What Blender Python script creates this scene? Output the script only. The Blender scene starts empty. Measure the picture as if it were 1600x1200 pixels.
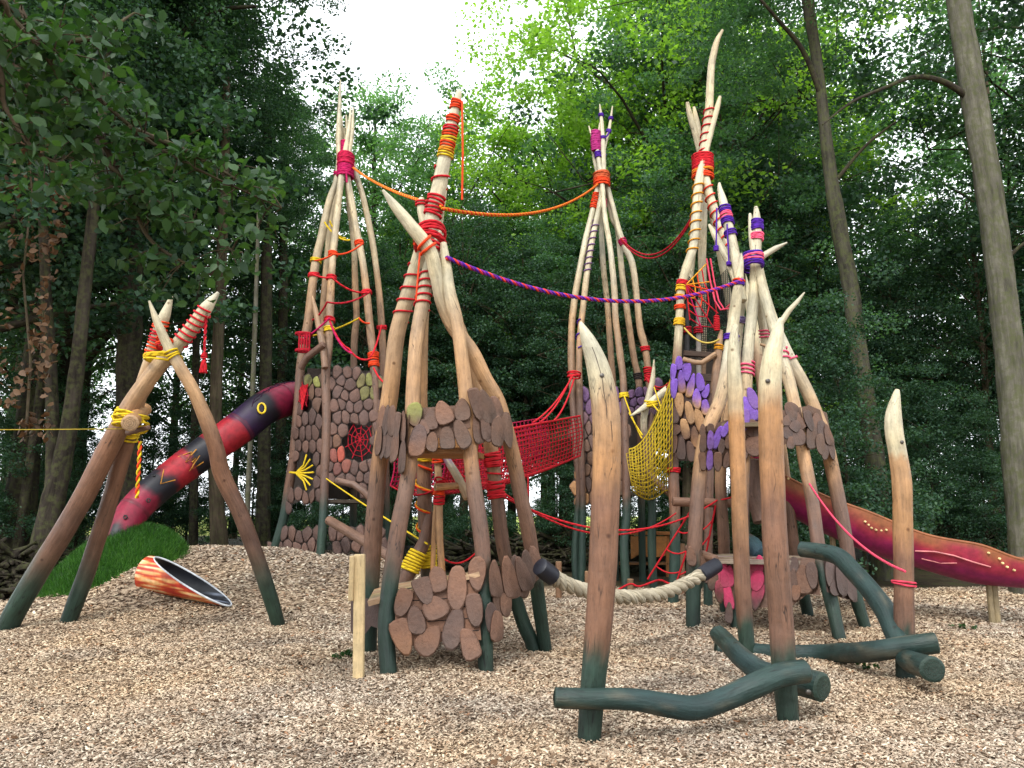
import bpy, math, random
import numpy as np
from mathutils import Vector, noise
RND = random.Random(11)
C = bpy.context.scene.collection
# ------------------------------------------------------------------ camera model
F = 1256.0; CH = 1.6; PITCH = math.atan(205.0/F)
CP, SP = math.cos(PITCH), math.sin(PITCH)
CAM = Vector((0, 0, CH))
def ray(px, py):
    a = (px-800)/F; b = (600-py)/F
    return Vector((a, CP-SP*b, SP+CP*b))
def W(px, py, d):
    v = ray(px, py); return CAM + v*(d/v.y)
def mpp(p):
    q = p-CAM; return (q.y*CP+q.z*SP)/F
def pix(p):
    q = p-CAM; zc = q.y*CP+q.z*SP
    return 800+F*q.x/zc, 600-F*(q.z*CP-q.y*SP)/zc
def sm(a, b, x):
    t = min(1, max(0, (x-a)/(b-a))); return t*t*(3-2*t)
def g(x, y):
    z = 0.012*max(0.0, min(y, 40)-9)
    z += 0.86*math.exp(-(abs(x+4.3)/3.0)**4 - ((y-15.1)/2.3)**2)
    z += 0.22*math.exp(-((x+6.6)/1.8)**2 - ((y-14.2)/1.8)**2)
    for bx, by in ((.53, 5.6), (2.13, 6.2), (2.68, 9.15), (3.82, 7.8), (-1.21, 7.85), (-.26, 7.9), (.37, 8.6), (-3.1, 10.7), (2.6, 11.4), (4.3, 10.6)):
        q = (x-bx)**2+(y-by)**2
        if q < .6: z += .055*math.exp(-q/.07)
    z += 0.30*math.exp(-((x+5.75)/.55)**2 - ((y-12.95)/.6)**2)
    z += 0.16*math.exp(-((x+0.75)/0.75)**2 - ((y-8.75)/0.6)**2)
    z += 0.05*noise.noise(Vector((x*0.55, y*0.55, 3.1)))+0.028*noise.noise(Vector((x*1.7, y*1.7, 7.7)))
    return z
def ghit(px, py, d0=3.0, d1=60.0):
    d = d0
    while d < d1:
        p = W(px, py, d)
        if p.z < g(p.x, p.y): return d
        d += 0.02
    return d1
class Plane:
    def __init__(s, a, b, c):
        s.p = a; s.n = (b-a).cross(c-a).normalized()
        if s.n.dot(CAM-a) < 0: s.n = -s.n
    def hit(s, px, py, off=0.0):
        v = ray(px, py); p0 = s.p+s.n*off
        return CAM + v*((p0-CAM).dot(s.n)/v.dot(s.n))
# ------------------------------------------------------------------ colours
def hx(h):
    h = h.lstrip('#'); o = []
    for i in (0, 2, 4):
        c = int(h[i:i+2], 16)/255
        o.append(c/12.92 if c <= .04045 else ((c+.055)/1.055)**2.4)
    return tuple(o)
GREEN = hx('#263a31'); DKGREEN = hx('#1c2e26'); BROWN = hx('#644a3d'); PBROWN = hx('#6d5447'); RBROWN = hx('#785642')
ORANGE = hx('#a37950'); TAN = hx('#a98a69'); CREAM = hx('#b5ab8f'); PALE = hx('#bfb8a0')
TILE = hx('#66503f'); TILE = hx('#5f4739'); TILE2 = hx('#54433e'); TILEO = hx('#755442'); VIOLET = hx('#7652b0'); MOSS = hx('#8f9a4a')
RED = hx('#c31f2a'); OREL = hx('#e0441c'); YEL = hx('#d9b926'); MAG = hx('#bd1c5c'); PUR = hx('#4f2496'); PINK = hx('#ee5f80'); CRIM = hx('#a41426')
def mix(a, b, t): return tuple(a[i]*(1-t)+b[i]*t for i in range(3))
def ramp(stops, y):
    if y <= stops[0][0]: return stops[0][1]
    for (a, ca), (b, cb) in zip(stops, stops[1:]):
        if y <= b: return mix(ca, cb, sm(a, b, y))
    return stops[-1][1]
# ------------------------------------------------------------------ node materials
def mat(name, rough=0.6, spec=0.3):
    m = bpy.data.materials.new(name); m.use_nodes = True
    b = m.node_tree.nodes['Principled BSDF']
    b.inputs['Roughness'].default_value = rough
    b.inputs['Specular IOR Level'].default_value = spec
    return m, m.node_tree, b
def nd(nt, t, **kw):
    n = nt.nodes.new(t)
    for k, v in kw.items():
        if k in n.inputs: n.inputs[k].default_value = v
        else: setattr(n, k, v)
    return n
def noise_node(nt, vec, scale, detail=4, rough=.6):
    n = nd(nt, 'ShaderNodeTexNoise'); n.inputs['Scale'].default_value = scale
    n.inputs['Detail'].default_value = detail; n.inputs['Roughness'].default_value = rough
    if vec is not None: nt.links.new(vec, n.inputs['Vector'])
    return n
def cramp(nt, fac, stops):
    r = nd(nt, 'ShaderNodeValToRGB'); e = r.color_ramp.elements
    while len(e) < len(stops): e.new(.5)
    for k, (p, c) in enumerate(stops):
        e[k].position = p; e[k].color = (*c, 1) if len(c) == 3 else c
    nt.links.new(fac, r.inputs['Fac']); return r
def mixc(nt, kind, fac, a, b):
    n = nd(nt, 'ShaderNodeMix', data_type='RGBA', blend_type=kind)
    for s, v in ((n.inputs[0], fac), (n.inputs[6], a), (n.inputs[7], b)):
        if isinstance(v, (int, float)): s.default_value = v
        elif isinstance(v, tuple): s.default_value = (*v, 1)
        else: nt.links.new(v, s)
    return n.outputs[2]
def bump(nt, b, h, strength, dist):
    n = nd(nt, 'ShaderNodeBump'); n.inputs['Strength'].default_value = strength; n.inputs['Distance'].default_value = dist
    nt.links.new(h, n.inputs['Height']); nt.links.new(n.outputs[0], b.inputs['Normal']); return n
def attr(nt, name): return nd(nt, 'ShaderNodeAttribute', attribute_name=name)

def painted_wood(name, rough=.5, grain=1.0):
    m, nt, b = mat(name, rough, .35)
    col = attr(nt, 'Col'); tc = attr(nt, 'tc').outputs['Vector']
    obj = nd(nt, 'ShaderNodeTexCoord').outputs['Object']
    n1 = noise_node(nt, tc, 26, 6, .65); n2 = noise_node(nt, obj, 5, 3); n3 = noise_node(nt, tc, 90, 3); n4 = noise_node(nt, obj, 38, 4)
    r1 = cramp(nt, n1.outputs[0], [(.3, (.70,)*3), (.62, (1.1,)*3)])
    r2 = cramp(nt, n2.outputs[0], [(.3, (.78,)*3), (.7, (1.15,)*3)])
    r3 = cramp(nt, n3.outputs[0], [(.28, (.5,)*3), (.4, (1, 1, 1))])
    r4 = cramp(nt, n4.outputs[0], [(.25, (.72,)*3), (.45, (1, 1, 1))])
    c = mixc(nt, 'MULTIPLY', grain, col.outputs['Color'], r1.outputs[0])
    c = mixc(nt, 'MULTIPLY', 1.0, c, r2.outputs[0]); c = mixc(nt, 'MULTIPLY', .8*grain, c, r3.outputs[0]); c = mixc(nt, 'MULTIPLY', .7, c, r4.outputs[0])
    nt.links.new(c, b.inputs['Base Color'])
    n5 = noise_node(nt, tc, 9, 3, .55); n6 = noise_node(nt, obj, 2.2, 2); vo = nd(nt, 'ShaderNodeTexVoronoi'); vo.inputs['Scale'].default_value = 4.2; nt.links.new(obj, vo.inputs['Vector'])
    r5 = cramp(nt, n5.outputs[0], [(.488, (1, 1, 1)), (.497, (.22,)*3), (.503, (.22,)*3), (.512, (1, 1, 1))]); r6 = cramp(nt, n6.outputs[0], [(.5, (0, 0, 0)), (.62, (grain,)*3)])
    c = mixc(nt, 'MULTIPLY', r6.outputs[0], c, r5.outputs[0])
    rv = cramp(nt, vo.outputs['Distance'], [(.04, (.3, .22, .16)), (.085, (.75, .68, .6)), (.11, (1, 1, 1))]); c = mixc(nt, 'MULTIPLY', .9*grain, c, rv.outputs[0])
    n7 = noise_node(nt, obj, 1.1, 3); r7 = cramp(nt, n7.outputs[0], [(.35, (.86, .88, .92)), (.65, (1.1, 1.04, .94))]); c = mixc(nt, 'MULTIPLY', grain, c, r7.outputs[0])
    nt.links.new(c, b.inputs['Base Color'])
    add = nd(nt, 'ShaderNodeMath', operation='ADD'); nt.links.new(n1.outputs[0], add.inputs[0]); nt.links.new(n2.outputs[0], add.inputs[1])
    bump(nt, b, add.outputs[0], .7, .016)
    rr = cramp(nt, n2.outputs[0], [(.3, (rough-.1,)*3), (.7, (rough+.15,)*3)]); nt.links.new(rr.outputs[0], b.inputs['Roughness'])
    return m
def col_mat(name, rough=.7, nscale=30, amt=.35, bdist=.004, spec=.25):
    m, nt, b = mat(name, rough, spec)
    col = attr(nt, 'Col'); obj = nd(nt, 'ShaderNodeTexCoord').outputs['Object']
    n = noise_node(nt, obj, nscale, 5); r = cramp(nt, n.outputs[0], [(.25, (1-amt,)*3), (.75, (1+amt*.5,)*3)])
    nt.links.new(mixc(nt, 'MULTIPLY', 1.0, col.outputs['Color'], r.outputs[0]), b.inputs['Base Color'])
    bump(nt, b, n.outputs[0], .6, bdist); return m
def rope_mat(name):
    m, nt, b = mat(name, .75, .2)
    col = attr(nt, 'Col'); tc = attr(nt, 'tc').outputs['Vector']
    wv = nd(nt, 'ShaderNodeTexWave', wave_type='BANDS', bands_direction='DIAGONAL'); wv.inputs['Scale'].default_value = 45; wv.inputs['Distortion'].default_value = 1
    nt.links.new(tc, wv.inputs['Vector'])
    n = noise_node(nt, nd(nt, 'ShaderNodeTexCoord').outputs['Object'], 14, 3)
    r = cramp(nt, wv.outputs['Fac'], [(0, (.55,)*3), (.6, (1.1,)*3)]); r2 = cramp(nt, n.outputs[0], [(.3, (.7,)*3), (.7, (1.1,)*3)])
    c = mixc(nt, 'MULTIPLY', 1.0, col.outputs['Color'], r.outputs[0]); c = mixc(nt, 'MULTIPLY', .8, c, r2.outputs[0])
    nt.links.new(c, b.inputs['Base Color']); bump(nt, b, wv.outputs['Fac'], .5, .003); return m
def bark_mat(name, c0, c1, moss=0.0):
    m, nt, b = mat(name, .9, .1)
    tc = attr(nt, 'tc').outputs['Vector']; obj = nd(nt, 'ShaderNodeTexCoord').outputs['Object']
    n1 = noise_node(nt, tc, 9, 8, .7); n2 = noise_node(nt, obj, 1.6, 5, .6); n3 = noise_node(nt, obj, 9, 4)
    r = cramp(nt, n1.outputs[0], [(.32, c0), (.66, c1)])
    r2 = cramp(nt, n2.outputs[0], [(.3, (.6,)*3), (.7, (1.25,)*3)])
    c = mixc(nt, 'MULTIPLY', 1.0, r.outputs[0], r2.outputs[0])
    if moss:
        r3 = cramp(nt, n3.outputs[0], [(.45, (0, 0, 0)), (.62, (moss,)*3)])
        c = mixc(nt, 'MIX', r3.outputs[0], c, (.075, .085, .03))
    nt.links.new(c, b.inputs['Base Color']); bump(nt, b, n1.outputs[0], 1.0, .05); return m
def leaf_mat(name, stops, trans=.35, tcol=None):
    m, nt, b = mat(name, .5, .3)
    geo = nd(nt, 'ShaderNodeNewGeometry'); obj = nd(nt, 'ShaderNodeTexCoord').outputs['Object']
    n = noise_node(nt, obj, .55, 3)
    a1 = nd(nt, 'ShaderNodeMath', operation='MULTIPLY'); a1.inputs[1].default_value = .55; nt.links.new(geo.outputs['Random Per Island'], a1.inputs[0])
    a2 = nd(nt, 'ShaderNodeMath', operation='MULTIPLY_ADD'); a2.inputs[1].default_value = .9; nt.links.new(n.outputs[0], a2.inputs[0]); nt.links.new(a1.outputs[0], a2.inputs[2])
    a3 = nd(nt, 'ShaderNodeMath', operation='SUBTRACT'); a3.inputs[1].default_value = .22; nt.links.new(a2.outputs[0], a3.inputs[0])
    r = cramp(nt, a3.outputs[0], stops); nt.links.new(r.outputs[0], b.inputs['Base Color'])
    t = nd(nt, 'ShaderNodeBsdfTranslucent')
    nt.links.new(mixc(nt, 'MULTIPLY', 1.0, r.outputs[0], tcol or (1.5, 1.7, .6)), t.inputs['Color'])
    mx = nd(nt, 'ShaderNodeMixShader'); mx.inputs[0].default_value = trans
    nt.links.new(b.outputs[0], mx.inputs[1]); nt.links.new(t.outputs[0], mx.inputs[2])
    nt.links.new(mx.outputs[0], nt.nodes['Material Output'].inputs['Surface']); return m
M = {}
M['wood'] = painted_wood('painted_wood'); M['scale'] = painted_wood('carved_scale_wood', .7, .55)
M['rope'] = rope_mat('rope'); M['paint'] = col_mat('painted_plastic', .5, 9, .45, .003, .35)
M['timber'] = painted_wood('raw_timber', .7, .8)
M['bark_dark'] = bark_mat('bark_dark', (.016, .013, .01), (.055, .045, .035), .5)
M['bark_brown'] = bark_mat('bark_brown', (.035, .026, .018), (.12, .09, .06), .35)
M['bark_pale'] = bark_mat('bark_pale', (.055, .052, .038), (.16, .15, .115), .6)
M['bark_grey'] = bark_mat('bark_grey', (.025, .024, .018), (.085, .078, .058), .6)
M['leaf_dark'] = leaf_mat('leaf_dark', [(.1, (.016, .043, .029)), (.5, (.033, .079, .046)), (.9, (.065, .13, .06))], .36)  # dark species green, with the shade of the wood's sides mixed in
M['leaf_mid'] = leaf_mat('leaf_mid', [(.1, (.038, .09, .055)), (.5, (.068, .155, .082)), (.9, (.115, .22, .1))], .43)  # greens lifted so the colour carries the hazy veil over the wood
M['leaf_light'] = leaf_mat('leaf_light', [(.1, (.11, .21, .035)), (.5, (.19, .34, .055)), (.9, (.28, .44, .08))], .5)  # yellow green species, brightened further to carry sunlight on the crowns
M['leaf_bluish'] = leaf_mat('leaf_bluish', [(.1, (.06, .135, .065)), (.5, (.1, .21, .1)), (.9, (.15, .28, .125))], .45)
M['leaf_near'] = leaf_mat('leaf_near', [(.1, (.011, .033, .012)), (.5, (.021, .056, .017)), (.9, (.046, .1, .024))], .35)  # green darkened to carry the shade the near branches hang in
M['leaf_dead'] = leaf_mat('leaf_dead', [(.1, (.05, .028, .016)), (.5, (.11, .06, .03)), (.9, (.18, .1, .05))], .25, (1.2, 1, .7))
M['metal'], _nt, _b = mat('dull_steel', .4, .5); _b.inputs['Metallic'].default_value = .9; _b.inputs['Base Color'].default_value = (.1, .09, .08, 1)
# ------------------------------------------------------------------ mesh builder
class MB:
    def __init__(s): s.v = []; s.f = []; s.c = []; s.t = []; s.m = []
    def add(s, vs, fs, cols, tcs=None, mi=0):
        n = len(s.v); s.v += [tuple(v) for v in vs]
        s.c += cols if isinstance(cols, list) else [cols]*len(vs)
        s.t += tcs if tcs else [tuple(v) for v in vs]
        s.f += [tuple(i+n for i in f) for f in fs]; s.m += [mi]*len(fs)
    def build(s, name, m, parent=None, smooth=True, origin=None, sharp=None):
        o0 = origin if origin is not None else Vector((0, 0, 0))
        if parent is not None:
            o0 = Vector(parent.location) if parent.parent is None else Vector(parent.parent.location)
        me = bpy.data.meshes.new(name)
        me.from_pydata([(v[0]-o0.x, v[1]-o0.y, v[2]-o0.z) for v in s.v], [], s.f)
        for x in (m if isinstance(m, (list, tuple)) else [m]): me.materials.append(x)
        a = me.attributes.new('Col', 'FLOAT_COLOR', 'POINT'); a.data.foreach_set('color', [q for c in s.c for q in (c[0], c[1], c[2], 1.0)])
        a = me.attributes.new('tc', 'FLOAT_VECTOR', 'POINT'); a.data.foreach_set('vector', [q for c in s.t for q in c])
        me.polygons.foreach_set('material_index', s.m); me.polygons.foreach_set('use_smooth', [smooth]*len(s.f))
        me.update()
        if sharp: me.set_sharp_from_angle(angle=sharp)
        o = bpy.data.objects.new(name, me); C.objects.link(o)
        if parent is not None: o.parent = parent
        else: o.location = o0
        return o
def tag(o, label=None, cat=None, group=None, kind=None):
    if label: o['label'] = label
    if cat: o['category'] = cat
    if group: o['group'] = group
    if kind: o['kind'] = kind
    return o
def thing(name, loc, label, cat, group=None):
    o = bpy.data.objects.new(name, None); C.objects.link(o); o.location = loc; o.empty_display_size = .2
    return tag(o, label, cat, group)
# ------------------------------------------------------------------ shapes
def cat_rom(P, n):
    """Catmull-Rom through control tuples (same length), n samples per span."""
    out = []; P = [tuple(p) for p in P]; Q = [P[0]]+P+[P[-1]]
    for i in range(1, len(Q)-2):
        a, b, c, d = Q[i-1], Q[i], Q[i+1], Q[i+2]
        for k in range(n):
            t = k/n; t2, t3 = t*t, t*t*t
            out.append(tuple(.5*(2*b[j]+(c[j]-a[j])*t+(2*a[j]-5*b[j]+4*c[j]-d[j])*t2+(3*b[j]-a[j]-3*c[j]+d[j])*t3) for j in range(len(b))))
    out.append(P[-1]); return out
def frames(pts):
    T = []
    for i in range(len(pts)):
        a = pts[max(0, i-1)]; b = pts[min(len(pts)-1, i+1)]; t = (b-a)
        T.append(t.normalized() if t.length > 1e-9 else Vector((0, 0, 1)))
    n = Vector((1, 0, 0)) if abs(T[0].x) < .8 else Vector((0, 1, 0))
    n = (n-T[0]*n.dot(T[0])).normalized(); N = [n]
    for i in range(1, len(pts)):
        n = N[-1]-T[i]*N[-1].dot(T[i]); N.append(n.normalized() if n.length > 1e-6 else N[-1])
    return T, N, [T[i].cross(N[i]) for i in range(len(pts))]
def tube(mb, pts, rad, seg, cols, wob=0.0, cap=True, mi=0, ang0=0.0, endcol=None):
    pts = [Vector(p) for p in pts]; T, N, B = frames(pts); vs = []; cc = []; tt = []; L = 0; sd = RND.random()*100
    for i, p in enumerate(pts):
        if i: L += (p-pts[i-1]).length
        r = rad[i] if isinstance(rad, list) else rad
        c = cols[i] if isinstance(cols, list) else cols
        for k in range(seg):
            a = ang0+2*math.pi*k/seg; ca, sa = math.cos(a), math.sin(a)
            rr = r*(1+(wob*noise.noise(Vector((ca*1.3, sa*1.3+sd, L*2.2))) if wob else 0))
            vs.append(p+N[i]*(ca*rr)+B[i]*(sa*rr)); cc.append(c if not callable(c) else c(k, ca, sa, L))
            tt.append((ca*max(r, .01)+sd, sa*max(r, .01), L*.12))
    fs = []
    for i in range(len(pts)-1):
        for k in range(seg):
            k2 = (k+1) % seg; fs.append((i*seg+k, i*seg+k2, (i+1)*seg+k2, (i+1)*seg+k))
    mb.add(vs, fs, cc, tt, mi)
    if cap:
        for i, rev in ((0, True), (len(pts)-1, False)):
            ring = vs[i*seg:(i+1)*seg]; r = rad[i] if isinstance(rad, list) else rad
            d = (-T[i] if rev else T[i])*(r*.12)
            if endcol:
                for s_, (fr, dk_) in enumerate(((.80, .0), (.70, .3), (.60, .0), (.48, .3), (.38, .0), (.26, .35), (.14, .1))):
                    rr_ = [pts[i]+(q-pts[i])*fr+d*1.02+d.normalized()*(.0015*s_+.001) for q in ring]; mb.add(rr_, [tuple(range(seg)) if not rev else tuple(reversed(range(seg)))], mix(endcol, (.02, .018, .012), dk_), None, mi)
            inner = [pts[i]+(q-pts[i])*.86+d for q in ring]
            c = endcol or cc[i*seg+0]
            f2 = [(k, (k+1) % seg, seg+(k+1) % seg, seg+k) for k in range(seg)]+[tuple(range(seg, 2*seg))]
            if rev: f2 = [tuple(reversed(q)) for q in f2]
            mb.add(ring+inner, f2, c, [(q.x*1.0, q.y, q.z) for q in ring+inner], mi)
def box(mb, cen, sx, sy, sz, col, ax=None, ay=None, az=None, bev=.008, mi=0):
    X = ax or Vector((1, 0, 0)); Y = ay or Vector((0, 1, 0)); Z = az or Vector((0, 0, 1)); h = (sx/2, sy/2, sz/2); vs = []; idx = {}
    # chamfered box: each corner has three vertices
    for i, a in enumerate((-1, 1)):
        for j, b in enumerate((-1, 1)):
            for k, c in enumerate((-1, 1)):
                for w in range(3):
                    e = [h[0]*a, h[1]*b, h[2]*c]; s = (a, b, c)
                    for q in range(3):
                        if q != w: e[q] -= s[q]*bev
                    idx[(i, j, k, w)] = len(vs); vs.append(cen+X*e[0]+Y*e[1]+Z*e[2])
    fs = []
    for w in range(3):
        o = [q for q in range(3) if q != w]
        for s in (0, 1):
            q4 = []
            for (p, q) in ((0, 0), (1, 0), (1, 1), (0, 1)):
                key = [0, 0, 0]; key[w] = s; key[o[0]] = p; key[o[1]] = q; q4.append(idx[(*key, w)])
            fs.append(tuple(q4))
        for p in (0, 1):
            for q in (0, 1):   # edge along axis w
                ks = []
                for s in (0, 1):
                    key = [0, 0, 0]; key[w] = s; key[o[0]] = p; key[o[1]] = q; ks.append(tuple(key))
                fs.append((idx[(*ks[0], o[0])], idx[(*ks[0], o[1])], idx[(*ks[1], o[1])], idx[(*ks[1], o[0])]))
    for i in (0, 1):
        for j in (0, 1):
            for k in (0, 1): fs.append(tuple(idx[(i, j, k, w)] for w in range(3)))
    mb.add(vs, fs, col, None, mi)
def beam(mb, a, b, w, h, col, up=Vector((0, 0, 1)), bev=.008):
    Y = (b-a); L = Y.length; Y.normalize(); X = Y.cross(up).normalized(); Z = X.cross(Y)
    n = len(mb.v); box(mb, (a+b)/2, w, L, h, col, X, Y, Z, bev); s = RND.random()*50
    for i in range(n, len(mb.v)):
        q = Vector(mb.v[i])-a; mb.t[i] = (q.dot(X)+s, q.dot(Z), q.dot(Y)*.12)
class Pole: pass
def pole(mb, P, d1=None, d0=None, stops=None, apex=None, seg=12, wob=.09, down=True, blunt=False, uniform=None):
    """Peeled log from its foot up. P = [(px, py, width_px)]; d0 = depth of the foot (ground hit if None), d1 = depth at row apex."""
    if d0 is None: d0 = ghit(P[0][0], P[0][1])
    if d1 is None: d1 = d0
    yb = P[0][1]; ya = apex if apex is not None else P[-1][1]; R_ = []
    for (x, y, w) in cat_rom(P, 7):
        d = d0+(d1-d0)*(yb-y)/(yb-ya) if abs(yb-ya) > 1 else d0
        p = W(x, y, d); R_.append((p, max(.006, w/2*mpp(p)), y))
    if down:
        p, r, y = R_[0]; q = R_[3][0]; dr = (p-q).normalized(); pre = []; k = 0
        dr = Vector((dr.x*.5, dr.y*.5, min(dr.z, -.5))).normalized()
        while p.z > g(p.x, p.y)-.12 and k < 60:
            p = p+dr*.12; pre.insert(0, (p, r, y)); k += 1
        R_ = pre+R_
    o = Pole(); o.p = [q[0] for q in R_]; o.r = [q[1]*(1+.03*noise.noise(q[0]*2.1)) for q in R_]; o.y = [q[2] for q in R_]
    sd_ = RND.random()*60
    def colat(y, p): 
        m1 = mpp(p); return lambda k, ca, sa, L: ramp(stops, y+(.13*noise.noise(Vector((ca*1.1+sd_, sa*1.1, L*1.1)))+.06*noise.noise(Vector((ca*3+sd_, sa*3, L*.9))))/m1)
    cols = [colat(y, p) for y, p in zip(o.y, o.p)]
    tube(mb, o.p, o.r, seg, cols, wob, True, 0, RND.random())
    return o
def at(po, y):
    """centre, radius at image row y"""
    for i in range(len(po.y)-1):
        a, b = po.y[i], po.y[i+1]
        if (a >= y >= b) or (a <= y <= b):
            t = (y-a)/(b-a) if abs(b-a) > 1e-6 else 0
            return po.p[i].lerp(po.p[i+1], t), po.r[i]*(1-t)+po.r[i+1]*t, i
    i = 0 if abs(y-po.y[0]) < abs(y-po.y[-1]) else len(po.y)-1
    return po.p[i].copy(), po.r[i], min(i, len(po.p)-2)
def wrap(mb, po, y0, y1, turns, col, rr=.012, irr=.15):
    n = max(8, int(turns*14)); pts = []; cc = []; a0 = RND.random()*6; sd = RND.random()*50
    for k in range(n+1):
        t = k/n; tt = t+irr*.06*noise.noise(Vector((t*turns*.6, sd, 0)))
        p, r, i = at(po, y0+(y1-y0)*tt); T = (po.p[i+1]-po.p[i]).normalized()
        N = Vector((1, 0, 0)); N = (N-T*N.dot(T)).normalized(); B = T.cross(N); a = a0+2*math.pi*turns*t
        q = r*1.03+rr*(.8+.35*abs(noise.noise(Vector((k*.21, sd, 5)))))
        pts.append(p+N*(math.cos(a)*q)+B*(math.sin(a)*q)); cc.append(col)
    tube(mb, pts, rr, 5, cc)
def lash(mb, cen, rx, ry, h, turns, cols, rr=.014, tilt=.18, axis=Vector((0, 0, 1))):
    X = Vector((1, 0, 0)); X = (X-axis*X.dot(axis)).normalized(); Y = axis.cross(X)
    for k in range(turns):
        z = (k+.5)/turns-.5; tx, ty = RND.uniform(-tilt, tilt), RND.uniform(-tilt, tilt); s = RND.uniform(.94, 1.08); pts = []
        for j in range(19):
            a = 2*math.pi*j/18; x, y = math.cos(a)*rx*s, math.sin(a)*ry*s
            pts.append(cen+X*x+Y*y+axis*(z*h+x*tx+y*ty))
        tube(mb, pts, rr, 5, cols[int((k*len(cols))/turns) if len(cols) <= turns else 0], cap=False)
def sagline(A, B, sag, n=24):
    return [A.lerp(B, k/n)-Vector((0, 0, sag*4*(k/n)*(1-k/n))) for k in range(n+1)]
def rope(mb, A, B, sag, r, col, n=24, seg=5):
    tube(mb, sagline(A, B, sag, n), r, seg, col)
def twist(mb, A, B, sag, r, cols, pitch=.16, pts=None):
    P = pts or sagline(A, B, sag, 30); P = [Vector(p) for p in cat_rom([tuple(p) for p in P], 10)]; T, N, Bn = frames(P); ns = len(cols)
    for s, c in enumerate(cols):
        q = []; L = 0
        for i, p in enumerate(P):
            if i: L += (p-P[i-1]).length
            a = 2*math.pi*(L/pitch+s/ns); q.append(p+N[i]*(math.cos(a)*r)+Bn[i]*(math.sin(a)*r))
        tube(mb, q, r*1.08, 6, c)
def net(mb, fn, nu, nv, r, col, su=None, sv=None, seg=4):
    su = su or nv; sv = sv or nu
    for i in range(nu+1): tube(mb, [fn(i/nu, j/su) for j in range(su+1)], r, seg, col, cap=False)
    for j in range(nv+1): tube(mb, [fn(i/sv, j/nv) for i in range(sv+1)], r, seg, col, cap=False)
# every lashing, coil and rope becomes a mesh of its own under its thing
class Multi:
    def __init__(s, t, name): s.t = t; s.name = name
def _each(fn, nm):
    def w(mb, *a, **k):
        if not isinstance(mb, Multi): return fn(mb, *a, **k)
        m = MB(); r = fn(m, *a, **k); m.build(nm, M['rope'], mb.t); return r
    return w
wrap = _each(wrap, 'rope_binding'); lash = _each(lash, 'rope_binding'); coil_at = None
rope = _each(rope, 'rope'); twist = _each(twist, 'rope'); tube = _each(tube, 'rope')
def bindings(t, fn, name='rope_binding'):
    if name == 'rope_binding': fn(Multi(t, name)); return
    mb = MB(); fn(mb); return mb.build(name, M['rope'], t)
def coil_at(mb, po, y, hpx, turns, cols, rr=.013, ry=1.0, extra=.012):
    p, r, i = at(po, y); ax = (po.p[i+1]-po.p[i]).normalized(); h = hpx*mpp(p)
    lash(mb, p, r+extra, (r+extra)*ry, h, turns, cols, rr, .12, ax)
# ------------------------------------------------------------------ carved scales on a board
def slab(mb, pts2, P, off, th, cfun, inset=.9, dome=.15, side=None):
    """raised piece with outline pts2 (pixels) lying on plane P"""
    n = len(pts2); cx = sum(p[0] for p in pts2)/n; cy = sum(p[1] for p in pts2)/n; vs = []; cc = []
    for (sc, o) in ((1, off), (1, off+th*.62), (inset, off+th)):
        for (x, y) in pts2:
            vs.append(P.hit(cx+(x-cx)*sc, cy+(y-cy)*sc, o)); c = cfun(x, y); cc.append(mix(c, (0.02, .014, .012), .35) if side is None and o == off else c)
    vs.append(P.hit(cx, cy, off+th*(1+dome*.15))); cc.append(cfun(cx, cy)); fs = []
    for r in range(2):
        for k in range(n): fs.append((r*n+k, r*n+(k+1) % n, (r+1)*n+(k+1) % n, (r+1)*n+k))
    for k in range(n): fs.append((2*n+k, 2*n+(k+1) % n, 3*n))
    fs.append(tuple(reversed(range(n))))
    # make faces look at the camera side
    a, b, c = vs[fs[2*n][0]], vs[fs[2*n][1]], vs[fs[2*n][2]]
    if (b-a).cross(c-a).dot(P.n) < 0: fs = [tuple(reversed(f)) for f in fs]
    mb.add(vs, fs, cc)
def egg(cx, cy, w, h, rot, n=14, wide=.12):
    o = []; r = math.radians(rot); ph = RND.random()*9; wide = RND.choice((-1, 1, 1))*RND.uniform(.1, .38); e_ = RND.uniform(.66, .92)
    for k in range(n):
        a = 2*math.pi*k/n; ca, sa = math.cos(a), math.sin(a); e = e_
        x = w/2*math.copysign(abs(ca)**e, ca); y = h/2*math.copysign(abs(sa)**e, sa)
        x *= 1+wide*sa*(1 if wide > 0 else 1); x *= 1+.07*math.sin(2*a+ph); y *= 1+.06*math.sin(3*a+ph*2)
        o.append((cx+x*math.cos(r)-y*math.sin(r), cy+x*math.sin(r)+y*math.cos(r)))
    return o
def clip(poly, a, b, c):
    out = []
    for i in range(len(poly)):
        p, q = poly[i], poly[(i+1) % len(poly)]; fp = a*p[0]+b*p[1]-c; fq = a*q[0]+b*q[1]-c
        if fp <= 0: out.append(p)
        if fp*fq < 0:
            t = fp/(fp-fq); out.append((p[0]+(q[0]-p[0])*t, p[1]+(q[1]-p[1])*t))
    return out
def inside(poly, x, y):
    r = False; j = len(poly)-1
    for i in range(len(poly)):
        if (poly[i][1] > y) != (poly[j][1] > y) and x < (poly[j][0]-poly[i][0])*(y-poly[i][1])/(poly[j][1]-poly[i][1])+poly[i][0]: r = not r
        j = i
    return r
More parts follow.
